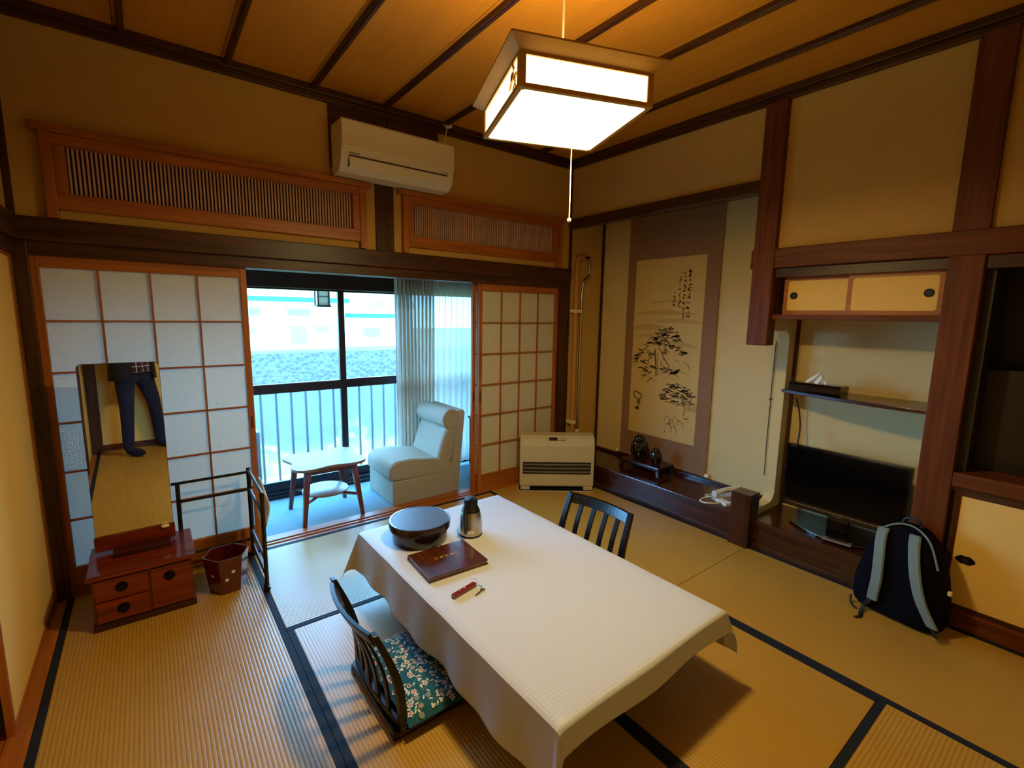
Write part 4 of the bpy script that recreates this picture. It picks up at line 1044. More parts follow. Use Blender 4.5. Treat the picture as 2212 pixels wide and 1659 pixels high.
# display stand and figurines
ds = thing('display_stand', 'low black lacquered display stand in the scroll alcove', 'stand', (0.285, -0.765, 0.188))
B(-0.11, 0.11, -0.205, 0.205, 0.062, 0.078).build('top_board', 'toko_wood_y', ds, 0.004)
B(-0.10, 0.10, -0.195, 0.195, 0.045, 0.062).build('apron', 'black_wood_y', ds, 0.004)
for sx in (-1, 1):
    for sy in (-1, 1):
        MB().hexa([(sx*0.105-0.014, sy*0.2-0.014, 0), (sx*0.105+0.014, sy*0.2-0.014, 0), (sx*0.105+0.014, sy*0.2+0.014, 0), (sx*0.105-0.014, sy*0.2+0.014, 0)],
                  [(sx*0.09-0.014, sy*0.185-0.014, 0.046), (sx*0.09+0.014, sy*0.185-0.014, 0.046), (sx*0.09+0.014, sy*0.185+0.014, 0.046), (sx*0.09-0.014, sy*0.185+0.014, 0.046)]).build('leg', 'black_wood_z', ds, 0.003)
def bird(name, loc, s, label, rz, head_turn=0):
    t = thing(name, label, 'figurine', loc, rz)
    t.scale = (s, s, s)
    MB().lathe([(0.034, 0), (0.044, 0.004), (0.054, 0.03), (0.066, 0.075), (0.068, 0.11), (0.060, 0.145), (0.045, 0.17)], 28, sx=0.85).build('body', 'bronze_glaze', t)
    MB().ball((-0.006, 0, 0.176), 0.048, 20, 12, 1.0, 1.05, 0.85).build('head', 'bronze_glaze', t)
    for sg in (-1, 1):
        MB().lathe([(0.0115, 0), (0.007, 0.012), (0.001, 0.020)], 10, (0.0, sg*0.026, 0.206)).build('ear_tuft', 'bronze_glaze', t)
        MB().ball((0.0, sg*0.058, 0.09), 0.034, 14, 10, 0.9, 0.55, 1.9).build('wing', 'bronze_glaze', t)
        MB().ball((-0.045, sg*0.0165, 0.186), 0.009, 12, 8).build('eye', 'black_gloss', t)
        MB().ball((-0.040, sg*0.017, 0.006), 0.012, 12, 8, 1.3, 1, 0.6).build('foot', 'bronze_glaze', t)
    MB().lathe([(0.006, 0), (0.001, 0.014)], 8, (-0.054, 0, 0.163)).build('beak', 'bronze_glaze', t)
    return t
bird('bird_figurine', (0.30, -0.67, 0.266), 1.02, 'taller dark glazed bird figurine on the display stand', R(38))
bird('bird_figurine', (0.268, -0.872, 0.266), 0.70, 'smaller dark glazed bird figurine on the display stand', R(20))

# telephone beside the stub post
ph = thing('telephone', 'pale grey corded telephone beside the stub post', 'telephone', (0.17, -1.60, 0.188), R(-22))
MB().hexa([(-0.10, -0.075, 0), (0.10, -0.075, 0), (0.10, 0.085, 0), (-0.10, 0.085, 0)], [(-0.095, -0.07, 0.022), (0.095, -0.07, 0.05), (0.095, 0.08, 0.05), (-0.095, 0.08, 0.022)]).build('base', 'phone_grey', ph, 0.006)
hs = MB(); rows = []
for i in range(13):
    t = i/12; x = -0.105+0.21*t; z = 0.052+0.022*t+0.018*math.sin(math.pi*t); w = 0.023+0.006*abs(2*t-1)**2; hh = 0.012+0.012*abs(2*t-1)**2
    rows.append([(x, 0.045+w*math.cos(2*math.pi*k/12), z+hh*math.sin(2*math.pi*k/12)) for k in range(12)])
hs.grid(rows, True, True); hs.f.append(tuple(range(11, -1, -1))); hs.f.append(tuple(len(hs.v)-12+k for k in range(12))); hs.sm += [False]*2
hs.build('handset', 'phone_grey', ph)
MB().box(-0.06, 0.06, -0.055, 0.01, 0.034, 0.04).build('keypad', 'heater_grey', ph)
MB().tube(catmull([(-0.10, 0.04, 0.04), (-0.16, 0.075, 0.02), (-0.215, 0.055, 0.009), (-0.20, 0.01, 0.008), (-0.14, -0.02, 0.009), (-0.098, -0.02, 0.012)], 8), 0.0062, 8).build('coiled_cord', 'phone_grey', ph)
MB().tube(catmull([(-0.02, 0.085, 0.02), (-0.05, 0.14, 0.01), (-0.10, 0.15, 0.006), (-0.06, 0.10, 0.007), (0.03, 0.14, 0.006), (0.10, 0.19, 0.006)], 8), 0.0035, 8).build('line_cord', 'phone_grey', ph)

# thin black cable on the back wall
cb_ = thing('wall_cable', 'thin black cable hanging on the alcove back wall', 'cable', (D-0.008, -1.70, 0.37))
MB().tube(catmull([(0, -0.005, 0), (0, 0.0, 0.3), (0, 0.0, 0.55), (-0.0, 0.002, 0.62), (0, 0.0, 1.0)], 6), 0.0028, 6).build('cable', 'black_matte', cb_)
MB().tube(catmull([(0, 0.0, 0.60), (-0.012, 0.002, 0.575), (-0.05, -0.02, 0.58), (-0.09, -0.06, 0.60)], 6), 0.0028, 6).build('cable_branch', 'black_matte', cb_)

# ------------------------------------------------------------------ television
tv = thing('television', 'black flat screen television on the alcove floor', 'television', (0.205, -2.275, 0.188))
MB().box(-0.012, 0.035, -0.335, 0.335, 0.105, 0.525).build('casing', 'black_gloss', tv, 0.006)
B(-0.0135, -0.010, -0.315, 0.315, 0.150, 0.508).build('screen', 'tv_screen', tv)
B(-0.0145, -0.010, -0.32, 0.32, 0.132, 0.1365).build('chrome_strip', 'steel', tv)
text('TOSHIBA', 0.0135, 'steel', tv, (-0.0128, 0.0, 0.120), (R(90), 0, R(-90)), extrude=0.0004)
text('REGZA', 0.012, 'steel', tv, (-0.0128, 0.288, 0.5155), (R(90), 0, R(-90)), extrude=0.0004)
B(0.005, 0.03, -0.06, 0.06, 0.015, 0.12).build('neck', 'black_gloss', tv, 0.004)
pts = [(0.10, -0.225), (0.10, 0.225)]
for k in range(17):
    t = -1+2*k/16; pts.append((-0.145+0.12*t*t, 0.265*-t))
MB().prism(pts, 0.0, 0.014).build('stand_base', 'black_gloss', tv, 0.003)
MB().tube([(-0.146+0.12*t*t, 0.266*t, 0.013) for t in [-1+2*k/24 for k in range(25)]], 0.0028, 6).build('stand_trim', 'steel', tv)
MB().tube(catmull([(0.05, 0.30, 0.45), (0.12, 0.315, 0.60), (0.12, 0.33, 0.72), (0.05, 0.33, 0.82)], 8), 0.005, 8).build('power_cable', 'black_matte', tv)
rm = thing('remote_control', 'silver grey remote control lying on the television stand', 'remote', (0.05, -2.33, 0.2035), R(7))
B(-0.02, 0.02, -0.075, 0.075, 0.0, 0.014).build('body', 'heater_grey', rm, 0.004)
bt = None
for i in range(9):
    for j in range(3):
        lo = (-0.011+0.011*j, -0.055+0.0125*i, 0.0135)
        if bt is None: bt = B(-0.0032, 0.0032, -0.0038, 0.0038, 0, 0.003).build('button', 'black_matte', rm); bt.location = lo
        else: inst(bt, rm, lo)
# tissue box
ts = thing('tissue_box', 'black tissue box with white tissue on the wall shelf', 'tissue box', (0.23, -2.075, 1.062), R(-3))
MB().prism_y(rrect(-0.06, 0.06, 0.0, 0.066, 0.018, 4), -0.15, 0.15).build('cover', 'black_gloss', ts)
tm = MB(); rows = []
for i in range(9):
    t = i/8; w = 0.055*(1-t**1.6)+0.004
    rows.append([(0.012*math.sin(6*s+3*t)*(1-t*0.4), 0.02+s*w-0.03*t, 0.062+0.075*t+0.006*math.sin(9*s)) for s in [-1+2*k/12 for k in range(13)]])
tm.grid(rows).build('tissue', 'paper_white', ts)

# ------------------------------------------------------------------ backpack
bp_ = thing('backpack', 'dark navy backpack with grey green shoulder straps leaning on the post', 'backpack', (-0.125, -2.69, 0.0), R(-8))
prof = [(0.0, 0.165, -0.085, 0.085), (0.02, 0.190, -0.105, 0.095), (0.08, 0.203, -0.112, 0.097), (0.17, 0.196, -0.105, 0.095), (0.27, 0.178, -0.088, 0.093), (0.36, 0.155, -0.066, 0.09), (0.43, 0.125, -0.045, 0.086), (0.475, 0.085, -0.02, 0.078), (0.497, 0.035, 0.02, 0.055)]
NS = 28; rows = []
def sec(w, xf, xb, z, k):
    a = 2*math.pi*k/NS; c, s = math.cos(a), math.sin(a)
    ex = 0.55
    cx, hx_ = (xf+xb)/2, (xb-xf)/2
    wob = 1+0.012*math.sin(7*a+z*40)
    return (cx+hx_*math.copysign(abs(c)**ex, c)*wob, w*math.copysign(abs(s)**ex, s)*wob, z)
for z, w, xf, xb in prof: rows.append([sec(w, xf, xb, z, k) for k in range(NS)])
bm_ = MB().grid(rows, True, True); bm_.f.append(tuple(range(NS-1, -1, -1))); bm_.f.append(tuple(len(bm_.v)-NS+k for k in range(NS))); bm_.sm += [True]*2
pk = bm_.build('body', 'pack_black', bp_); sd = pk.modifiers.new('smooth', 'SUBSURF'); sd.levels = 1; sd.render_levels = 1
def front_x(z):
    for (z0, _, f0, _), (z1, _, f1, _) in zip(prof, prof[1:]):
        if z0 <= z <= z1: return f0+(f1-f0)*(z-z0)/(z1-z0)
    return prof[-1][2]
def strap(pts, w, name, mat, th=0.008):
    P = catmull([(0, y, z) for y, z in pts], 8); r = []
    for p in P:
        x = front_x(min(0.47, max(0.02, p.z)))-0.012-0.018*math.sin(math.pi*min(1, max(0, (p.z-0.05)/0.42)))
        r.append([(x, p.y-w, p.z), (x-th, p.y-w*0.75, p.z), (x-th, p.y+w*0.75, p.z), (x, p.y+w, p.z), (x+th, p.y+w*.7, p.z), (x+th, p.y-w*.7, p.z)])
    return MB().grid(r, True, True).build(name, mat, bp_)
strap([(0.092, 0.455), (0.088, 0.40), (0.072, 0.30), (0.064, 0.20), (0.072, 0.085)], 0.025, 'shoulder_strap', 'pack_strap')
strap([(-0.040, 0.465), (-0.055, 0.40), (-0.085, 0.29), (-0.125, 0.18), (-0.182, 0.075)], 0.025, 'shoulder_strap', 'pack_strap')
strap([(0.072, 0.10), (0.09, 0.06), (0.11, 0.03)], 0.011, 'webbing', 'black_matte', 0.003)
strap([(-0.168, 0.09), (-0.19, 0.05), (-0.198, 0.03)], 0.011, 'webbing', 'black_matte', 0.003)
MB().tube(catmull([(-0.125, 0.105, 0.03), (-0.16, 0.10, 0.006), (-0.20, 0.085, 0.004), (-0.235, 0.095, 0.004)], 6), 0.010, 6, flat=0.35).build('strap_tail', 'black_matte', bp_)
MB().tube(catmull([(-0.10, 0.18, 0.045), (-0.125, 0.165, 0.012), (-0.15, 0.125, 0.006)], 6), 0.006, 6, flat=0.4).build('strap_tail', 'black_matte', bp_)
MB().tube(catmull([(0.03, 0.045, 0.475), (0.025, 0.025, 0.520), (0.025, -0.025, 0.520), (0.03, -0.045, 0.475)], 6), 0.008, 8).build('grab_handle', 'black_matte', bp_)
MB().tube(catmull([(-0.045, 0.11, 0.44), (-0.02, 0.06, 0.482), (-0.005, 0.0, 0.497), (-0.02, -0.06, 0.482), (-0.045, -0.11, 0.44), (-0.07, -0.155, 0.34)], 6), 0.005, 6).build('top_piping', 'pack_strap', bp_)
MB().tube(catmull([(0.06, 0.17, 0.33), (0.03, 0.19, 0.25), (0.0, 0.185, 0.22)], 6), 0.006, 6).build('side_strap', 'pack_strap', bp_)
B(-0.02, 0.0, -0.20, -0.185, 0.215, 0.235).build('zip_pull', 'ivory', bp_, 0.002)
# ------------------------------------------------------------------ dressing table with mirror
dr = thing('dressing_table', 'low red brown dressing table with tall mirror against the shoji', 'dressing table', (-3.262, -0.27, 0.0))
B(-0.198, 0.198, -0.172, 0.165, 0.03, 0.262).build('body', 'dresser_wood', dr, 0.003)
B(-0.206, 0.206, -0.18, 0.17, 0.0, 0.032).build('plinth', 'dresser_wood_dark', dr, 0.003)
B(-0.215, 0.215, -0.192, 0.175, 0.262, 0.285).build('top_board', 'dresser_wood', dr, 0.005)
for (x0, x1, z0, z1, px_, pz) in ((-0.188, 0.012, 0.15, 0.252, -0.088, 0.205), (-0.188, 0.012, 0.042, 0.142, -0.088, 0.095), (0.024, 0.188, 0.042, 0.252, 0.10, 0.20)):
    dw = B(x0, x1, -0.182, -0.16, z0, z1).build('drawer' if x0 < 0 else 'cupboard_door', 'dresser_wood', dr, 0.003)
    MB().prism_y([(px_+0.024*math.cos(2*math.pi*k/24), pz+0.024*math.sin(2*math.pi*k/24)) for k in range(24)], -0.187, -0.181).build('escutcheon', 'metal_dark', dw)
    MB().ball((px_, -0.19, pz), 0.008, 12, 8).build('knob', 'metal_dark', dw)
B(-0.12, 0.12, -0.02, 0.05, 0.285, 0.31).build('mirror_foot', 'dresser_wood_dark', dr, 0.003)
# mirror panel, hung between foot and top; tiny yaw
mir = bpy.data.objects.new('mirror', None); COL.objects.link(mir); mir.parent = dr; mir.location = (-0.024, 0.072, 0.0); mir.rotation_euler = (R(0.0), 0, R(0.6))
mir['label'] = 'tall mirror panel reflecting the photographer'
MB().prism_y([(x, z) for x, z in ((-0.168, 0.300), (0.168, 0.300), (0.168, 0.375), (-0.168, 0.375))], -0.012, 0.012).build('lower_board', 'dresser_wood', mir, 0.003)
poly = [(-0.160, 0.372), (0.160, 0.372)]
for cx_, a0 in ((0.160-0.022, 0), (-0.160+0.022, 90)):
    for k in range(6):
        a = R(a0+90*k/5); poly.append((cx_+0.022*math.cos(a), 1.258-0.022+0.022*math.sin(a)))
MB().prism_y(poly, -0.002, 0.004).build('mirror_glass', 'mirror_glass', mir)
po2 = [(x*1.012, z+(0.002 if z > 1 else 0)) for x, z in poly]
MB().prism_y(po2, 0.004, 0.014).build('mirror_back', 'dresser_wood_dark', mir)
MB().ball((0.125, -0.02, 0.372), 0.012, 14, 8, 1.6, 1, 0.8).build('mirror_catch', 'ivory', mir)

# ------------------------------------------------------------------ hexagonal waste bin
bn = thing('waste_bin', 'hexagonal red lacquered waste bin with white flowers beside the dressing table', 'waste bin', (-2.905, -0.362, 0.0), R(5))
def hexr(r, z): return [(r*math.cos(R(60*k)), r*math.sin(R(60*k)), z) for k in range(6)]
m = MB()
m.grid([hexr(0.088, 0.0), hexr(0.113, 0.205), hexr(0.106, 0.205), hexr(0.083, 0.008)], False, True)
m.f.append((5, 4, 3, 2, 1, 0)); m.f.append((18, 19, 20, 21, 22, 23)); m.sm += [False, False]
bo = m.build('body', 'bin_lacquer', bn)
fm = MB(); 
def face_pt(k, s, z, off=0.001):
    a0, a1 = R(60*k), R(60*(k+1)); r = 0.088+(0.113-0.088)*z/0.205
    p = Vector((math.cos(a0), math.sin(a0), 0))*r*(1-s)+Vector((math.cos(a1), math.sin(a1), 0))*r*s
    n_ = Vector((math.cos((a0+a1)/2), math.sin((a0+a1)/2), -0.1)).normalized()
    p.z = z; return p+n_*off, n_, (Vector((math.cos(a1)-math.cos(a0), math.sin(a1)-math.sin(a0), 0))).normalized()
for (k, s, z, r_) in ((4, 0.62, 0.125, 0.009), (4, 0.30, 0.085, 0.009), (3, 0.5, 0.11, 0.008), (5, 0.4, 0.1, 0.008)):
    p, n_, t = face_pt(k, s, z, 0.0015); b_ = n_.cross(t)
    vs = [p]
    for j in range(20):
        a = 2*math.pi*j/20; q = r_*(1+0.25*math.cos(5*a)); vs.append(p+t*q*math.cos(a)+b_*q*math.sin(a))
    fm.add(vs, [(0, 1+j, 1+(j+1) % 20) for j in range(20)])
fm.build('flower_decor', 'white_print', bn, fix=False)

# ------------------------------------------------------------------ black clothes rack
rk = thing('clothes_rack', 'folding black clothes rack standing before the shoji', 'rack', (-2.73, -0.062, 0.0))
def bar(p0, p1, w, nm, par=rk, bev=0.002):
    p0, p1 = Vector(p0), Vector(p1); m = MB(); m.tube([p0, p1], w*1.2, 4); m.sm = [False]*len(m.sm)
    return m.build(nm, 'black_paint', par, bev)
bar((-0.36, 0, 0.02), (-0.36, 0, 0.555), 0.010, 'post'); bar((0, 0, 0.0), (0, 0, 0.575), 0.011, 'post'); bar((-0.005, -0.45, 0.0), (-0.005, -0.45, 0.555), 0.010, 'post')
bar((-0.36, -0.02, 0.012), (-0.36, 0.04, 0.012), 0.012, 'foot'); bar((-0.005, -0.48, 0.012), (-0.005, -0.42, 0.012), 0.013, 'foot')
for z in (0.548, 0.438, 0.115, 0.025): bar((-0.36 if z < .5 else -0.39, 0, z), (0, 0, z), 0.008, 'rail')
for z in (0.562, 0.438, 0.175, 0.08): bar((0, 0, z), (-0.005, -0.45 if z < .5 else -0.465, z-0.006), 0.008, 'rail')
tw = thing('face_towel', 'white face towel hung over the clothes rack end', 'towel', (-2.715, -0.30, 0.40))
rows = []
for i in range(13):
    a = math.pi*i/12; zz = 0.02+0.16*math.sin(a)**0.6 if False else 0
    t = i/12; y = 0.13*math.cos(math.pi*t)
    rows.append([(0.012+0.020*math.sin(math.pi*s), y, (0.172-0.05*(y/0.13)**2)*(1-s)-(0.02+0.10*math.sqrt(max(0, 1-(y/0.135)**2)))*s+0.0) for s in [k/8 for k in range(9)]])
two = MB().grid(rows).build('towel', 'towel_white', tw); q = two.modifiers.new('t', 'SOLIDIFY'); q.thickness = 0.008

# ------------------------------------------------------------------ veranda: armchair, side table, curtain
ar = thing('armchair', 'cream armless easy chair with rolled headrest on the veranda', 'armchair', (-1.365, 0.425, -0.008))
B(-0.33, 0.235, -0.252, 0.252, 0.0, 0.20).build('base', 'armchair_fabric', ar, 0.012, 3)
rows = []
def rollbox(poly, y0, y1, name, mat='armchair_fabric', bev=0.02):
    return MB().prism_y(poly, y0, y1, True).build(name, mat, ar, bev, 4)
rollbox([(-0.345, 0.20), (0.20, 0.17), (0.235, 0.27), (0.10, 0.325), (-0.18, 0.365), (-0.30, 0.36), (-0.35, 0.325), (-0.355, 0.25)], -0.25, 0.25, 'seat_cushion', bev=0.03)
rollbox([(0.06, 0.28), (0.205, 0.24), (0.265, 0.45), (0.285, 0.58), (0.175, 0.60), (0.13, 0.50)], -0.25, 0.25, 'back_cushion', bev=0.035)
hc = [(0.205+0.082*math.cos(2*math.pi*k/16), 0.65+0.088*math.sin(2*math.pi*k/16)) for k in range(16)]
rollbox(hc, -0.25, 0.25, 'head_roll', bev=0.012)
rollbox([(0.20, 0.0), (0.275, 0.0), (0.345, 0.70), (0.325, 0.725), (0.275, 0.72), (0.235, 0.40), (0.20, 0.20)], -0.25, 0.25, 'back_panel', bev=0.012)
seatp = [(-0.325, 0.235), (-0.335, 0.30), (-0.30, 0.338), (-0.18, 0.347), (0.05, 0.318), (0.13, 0.295)]
backp = [(0.095, 0.30), (0.15, 0.475), (0.185, 0.575), (0.265, 0.562)]
for sy in (-1, 1):
    for pth in (seatp, backp):
        MB().tube(catmull([(x, sy*0.2465, z) for x, z in pth], 6), 0.0042, 6).build('piping', 'armchair_piping', ar)
    MB().tube([(0.205+0.072*math.cos(2*math.pi*k/20), sy*0.2485, 0.65+0.078*math.sin(2*math.pi*k/20)) for k in range(20)], 0.0042, 6, closed=True).build('piping', 'armchair_piping', ar)

st = thing('side_table', 'small dark legged side table with round lower shelf on the veranda', 'side table', (-2.155, 0.385, -0.008))
pts = []
for k in range(64):
    a = 2*math.pi*k/64; c, s = math.cos(a), math.sin(a)
    r = 0.252/(abs(c)**3.2+abs(s)**3.2)**(1/3.2)*(1-0.11*math.cos(4*a))/1.0
    pts.append((r*c*1.04, r*s*0.94))
left = [p for p in pts if p[0] <= 0.0]; 
MB().prism(pts, 0.412, 0.432, True).build('top', 'sidetable_top', st, 0.003)
B(-0.0016, 0.0016, -0.21, 0.21, 0.4321, 0.4327).build('top_seam', 'sidetable_wood', st)
for sx in (-1, 1):
    for sy in (-1, 1):
        bx_, by_, tx_, ty_ = sx*0.212, sy*0.212, sx*0.165, sy*0.17
        q = lambda cx, cy, w, z: [(cx-w, cy-w, z), (cx+w, cy-w, z), (cx+w, cy+w, z), (cx-w, cy+w, z)]
        MB().hexa(q(bx_, by_, 0.0135, 0), q(tx_, ty_, 0.0215, 0.412)).build('leg', 'sidetable_wood', st, 0.003)
for sx in (-1, 1):
    MB().hexa([(sx*0.17-0.01, -0.17, 0.37), (sx*0.17+0.01, -0.17, 0.37), (sx*0.17+0.01, 0.17, 0.37), (sx*0.17-0.01, 0.17, 0.37)], [(sx*0.17-0.01, -0.17, 0.412), (sx*0.17+0.01, -0.17, 0.412), (sx*0.17+0.01, 0.17, 0.412), (sx*0.17-0.01, 0.17, 0.412)]).build('apron', 'sidetable_wood', st, 0.002)
    MB().hexa([(-0.165, sx*0.17-0.01, 0.37), (0.165, sx*0.17-0.01, 0.37), (0.165, sx*0.17+0.01, 0.37), (-0.165, sx*0.17+0.01, 0.37)], [(-0.165, sx*0.17-0.01, 0.412), (0.165, sx*0.17-0.01, 0.412), (0.165, sx*0.17+0.01, 0.412), (-0.165, sx*0.17+0.01, 0.412)]).build('apron', 'sidetable_wood', st, 0.002)
    MB().tube([(-0.19*sx, -0.19, 0.165), (0.19*sx, 0.19, 0.165)], 0.013, 4).build('stretcher', 'sidetable_wood', st)
MB().lathe([(0.162, 0.176), (0.168, 0.180), (0.168, 0.188), (0.163, 0.192)], 40).build('lower_shelf', 'sidetable_top', st)

# sheer curtain
ct = thing('sheer_curtain', 'pale grey curtain gathered in folds beside the veranda window', 'curtain', (0, 0.80, 0.03))
def curtain_rows(x0, x1, n, amp, waves, top=1.83, ph0=0.0, drift=0.0):
    rows = []
    for j in range(21):
        z = top*j/20; r = []
        for i in range(n+1):
            t = i/n; p_ = 2*math.pi*waves*t+ph0
            x = x0+(x1-x0)*t+0.30*amp*math.cos(p_*2)+drift*(1-z/top)*(t-0.5)
            r.append((x, amp*(0.75+0.25*math.sin(3*t+1))*math.sin(p_+0.3*math.sin(z*2+t*9)), z))
        rows.append(r)
    return rows
MB().grid(curtain_rows(-1.365, -0.985, 150, 0.034, 10, drift=-0.03)).build('gathered_cloth', 'curtain_fold', ct, fix=False)
MB().grid(curtain_rows(-0.985, -0.25, 150, 0.017, 11, ph0=1.0)).build('spread_cloth', 'curtain_sheer', ct, fix=False)
MB().grid([[(x, y*1.25-0.004, zz) for (x, y, z) in curtain_rows(-1.365, -0.985, 150, 0.034, 10)[-1]] for zz in (1.75, 1.845)]).build('heading_tape', 'curtain_fold', ct, fix=False)
crl = thing('curtain_rail', 'white curtain rail above the veranda window', 'rail', (0, 0.80, 1.895))
B(-3.5, -0.2, -0.012, 0.012, -0.01, 0.01).build('rail', 'white_plastic', crl, 0.002)
for x in (-3.3, -2.2, -1.1, -0.3): B(x-0.01, x+0.01, -0.01, 0.07, 0.0, 0.03).build('bracket', 'white_plastic', crl)
dk = thing('veranda_cabinet', 'dark blue low cabinet behind the armchair', 'cabinet', (-0.47, 0.60, -0.008))
B(-0.16, 0.16, -0.13, 0.13, 0.02, 0.50).build('body', 'alu_dark', dk, 0.004); B(-0.17, 0.17, -0.14, 0.14, 0.50, 0.52).build('top', 'alu_dark', dk, 0.003)
B(-0.15, 0.15, -0.12, 0.12, 0.0, 0.02).build('plinth', 'black_matte', dk); B(-0.163, -0.16, -0.12, 0.12, 0.04, 0.48).build('door', 'alu_dark', dk, 0.002)

# ------------------------------------------------------------------ outside
struct(B(-4.2, 0.8, 1.02, 1.65, -0.16, -0.04).build('floor_balcony', 'concrete'), 'concrete balcony floor')
rl = thing('balcony_railing', 'metal balcony railing with upright bars outside the window', 'railing', (0, 1.27, -0.04))
b0 = None
for k in range(34):
    x = -3.90+0.1225*k
    if b0 is None: b0 = B(-0.009, 0.009, -0.009, 0.009, 0.06, 0.90).build('bar', 'rail_metal', rl); b0.location = (x, 0, 0)
    else: inst(b0, rl, (x, 0, 0))
B(-4.1, 0.6, -0.025, 0.025, 0.90, 0.935).build('top_rail', 'rail_metal', rl, 0.004); B(-4.1, 0.6, -0.012, 0.012, 0.04, 0.065).build('bottom_rail', 'rail_metal', rl)
for x in (-3.9, -3.0, -0.4): B(x-0.02, x+0.02, -0.02, 0.02, 0.0, 0.90).build('post', 'rail_metal', rl)
lt = thing('eave_lantern', 'dark latticed lantern hanging under the eave outside', 'lantern', (-1.835, 1.40, 1.585))
for sx in (-1, 1):
    for sy in (-1, 1): B(sx*0.05-0.006, sx*0.05+0.006, sy*0.05-0.006, sy*0.05+0.006, 0.0, 0.26).build('corner_post', 'alu_dark', lt)
B(-0.064, 0.064, -0.064, 0.064, -0.01, 0.006).build('bottom_plate', 'alu_dark', lt); B(-0.075, 0.075, -0.075, 0.075, 0.26, 0.28).build('roof_plate', 'alu_dark', lt)
for z in (0.085, 0.17):
    for s in (-1, 1):
        B(-0.05, 0.05, s*0.05-0.003, s*0.05+0.003, z-0.003, z+0.003).build('lattice_bar', 'alu_dark', lt); B(s*0.05-0.003, s*0.05+0.003, -0.05, 0.05, z-0.003, z+0.003).build('lattice_bar', 'alu_dark', lt)
B(-0.046, 0.046, -0.046, 0.046, 0.006, 0.26).build('paper_shade', 'shoji_paper', lt)
MB().tube([(0, 0, 0.28), (0, 0, 0.56)], 0.006, 6).build('hanger', 'alu_dark', lt)
struct(B(-4.3, 0.9, 1.0, 1.75, 2.14, 2.2).build('ceiling_eave', 'house_white'), 'underside of the eave outside')
struct(B(-40, 60, 1.9, 13.95, -2.9, -2.8).build('floor_garden', 'asphalt'), 'grassy ground below the balcony')
tag(B(-30, 45, 14.0, 14.6, -2.85, 0.13).build('stone_wall', 'rubble_stone'), 'rough rubble stone retaining wall across the street', 'stone wall')
struct(B(-40, 60, 14.6, 40, -2.9, 0.10).build('floor_terrace', 'asphalt'), 'raised ground behind the retaining wall')
def wins(par, wl, y):
    for (x0, x1, z0, z1) in wl:
        f = B(x0, x1, y-0.06, y, z0, z1).build('window', 'house_grey', par); B(x0+0.07, x1-0.07, y-0.075, y-0.06, z0+0.07, z1-0.07).build('pane', 'window_dark', f)
hA = thing('house', 'long white two storey house with turquoise eave behind the stone wall', 'house', (-2.0, 17.0, 0.10))
B(-9, 4.9, -1.0, 5, 0, 1.82).build('wall', 'house_white', hA); B(-9, 5.15, -1.7, 5.3, 1.78, 1.94).build('eave', 'teal_eave', hA); B(-9, 4.7, -0.4, 5, 1.94, 4.6).build('upper_wall', 'house_white', hA)
wins(hA, ((3.05, 3.75, 0.15, 0.95), (3.95, 4.6, 0.55, 0.95), (3.0, 3.9, 1.2, 1.55), (1.2, 2.2, 1.2, 1.55), (1.3, 2.0, 0.5, 0.9)), -1.0); wins(hA, ((1.6, 2.2, 2.2, 3.4),), -0.4)
hB = thing('house', 'smaller white house with grey roof and turquoise porch behind the stone wall', 'house', (4.55, 17.5, 0.10))
B(-1.3, 1.7, -1.0, 4, 0, 1.65).build('wall', 'house_white', hB); B(-1.2, 1.0, -1.7, -0.9, 1.22, 1.38).build('porch_eave', 'teal_eave', hB)
MB().prism_y([(-1.38, 1.65), (1.9, 1.65), (1.6, 2.35), (-1.1, 2.35)], -1.1, 4).build('roof', 'house_grey', hB)
wins(hB, ((-0.5, 0.3, 0.35, 0.85),), -1.0); wins(hB, ((-0.2, 0.5, 1.7, 1.95),), -1.1)
def shrub(loc, r_, hgt, label, n=260):
    t = thing('shrub', label, 'shrub', loc, 0, None)
    rn = random.Random(int(abs(loc[0])*100)); m = MB()
    for _ in range(n):
        a, e_, q = rn.uniform(0, 6.28), rn.uniform(-1, 1), rn.random()**0.4
        c = Vector((r_*q*math.cos(a)*math.sqrt(1-e_*e_), r_*q*math.sin(a)*math.sqrt(1-e_*e_), hgt*0.5+hgt*0.48*q*e_))
        u = Vector((rn.uniform(-1, 1), rn.uniform(-1, 1), rn.uniform(-.5, .5))).normalized()*0.07; w = Vector((rn.uniform(-1, 1), rn.uniform(-1, 1), rn.uniform(-1, 1))).normalized()*0.04
        m.add([c-u, c+w, c+u, c-w], [(0, 1, 2, 3)])
    o = m.build('foliage', 'leaf_green', t, fix=False); o['kind'] = 'stuff'
    MB().tube([(0, 0, 0), (0.02, 0, hgt*0.3), (0, 0.02, hgt*0.6)], 0.03, 6).build('stem', 'brown_side', t)
shrub((-1.30, 2.6, -2.8), 0.42, 3.2, 'leafy yellow green shrub just beyond the balcony railing', 420)
shrub((-2.15, 3.6, -2.8), 0.75, 2.75, 'rounded green shrub in front of the street', 520)
shrub((-0.35, 4.2, -2.8), 0.9, 2.6, 'wide green shrub near the far balcony end', 520)
ou = thing('outdoor_unit', 'pale outdoor air conditioning unit on the balcony', 'outdoor unit', (-2.72, 1.45, -0.04))
B(-0.28, 0.28, -0.12, 0.12, 0.04, 0.52).build('casing', 'alu_dark', ou, 0.01)
MB().prism_y([(-0.06+0.18*math.cos(2*math.pi*k/28), 0.28+0.18*math.sin(2*math.pi*k/28)) for k in range(28)], -0.126, -0.12).build('fan_grille', 'black_matte', ou)
for s in (-1, 1): B(s*0.2-0.03, s*0.2+0.03, -0.13, 0.13, 0.0, 0.04).build('foot', 'black_matte', ou)
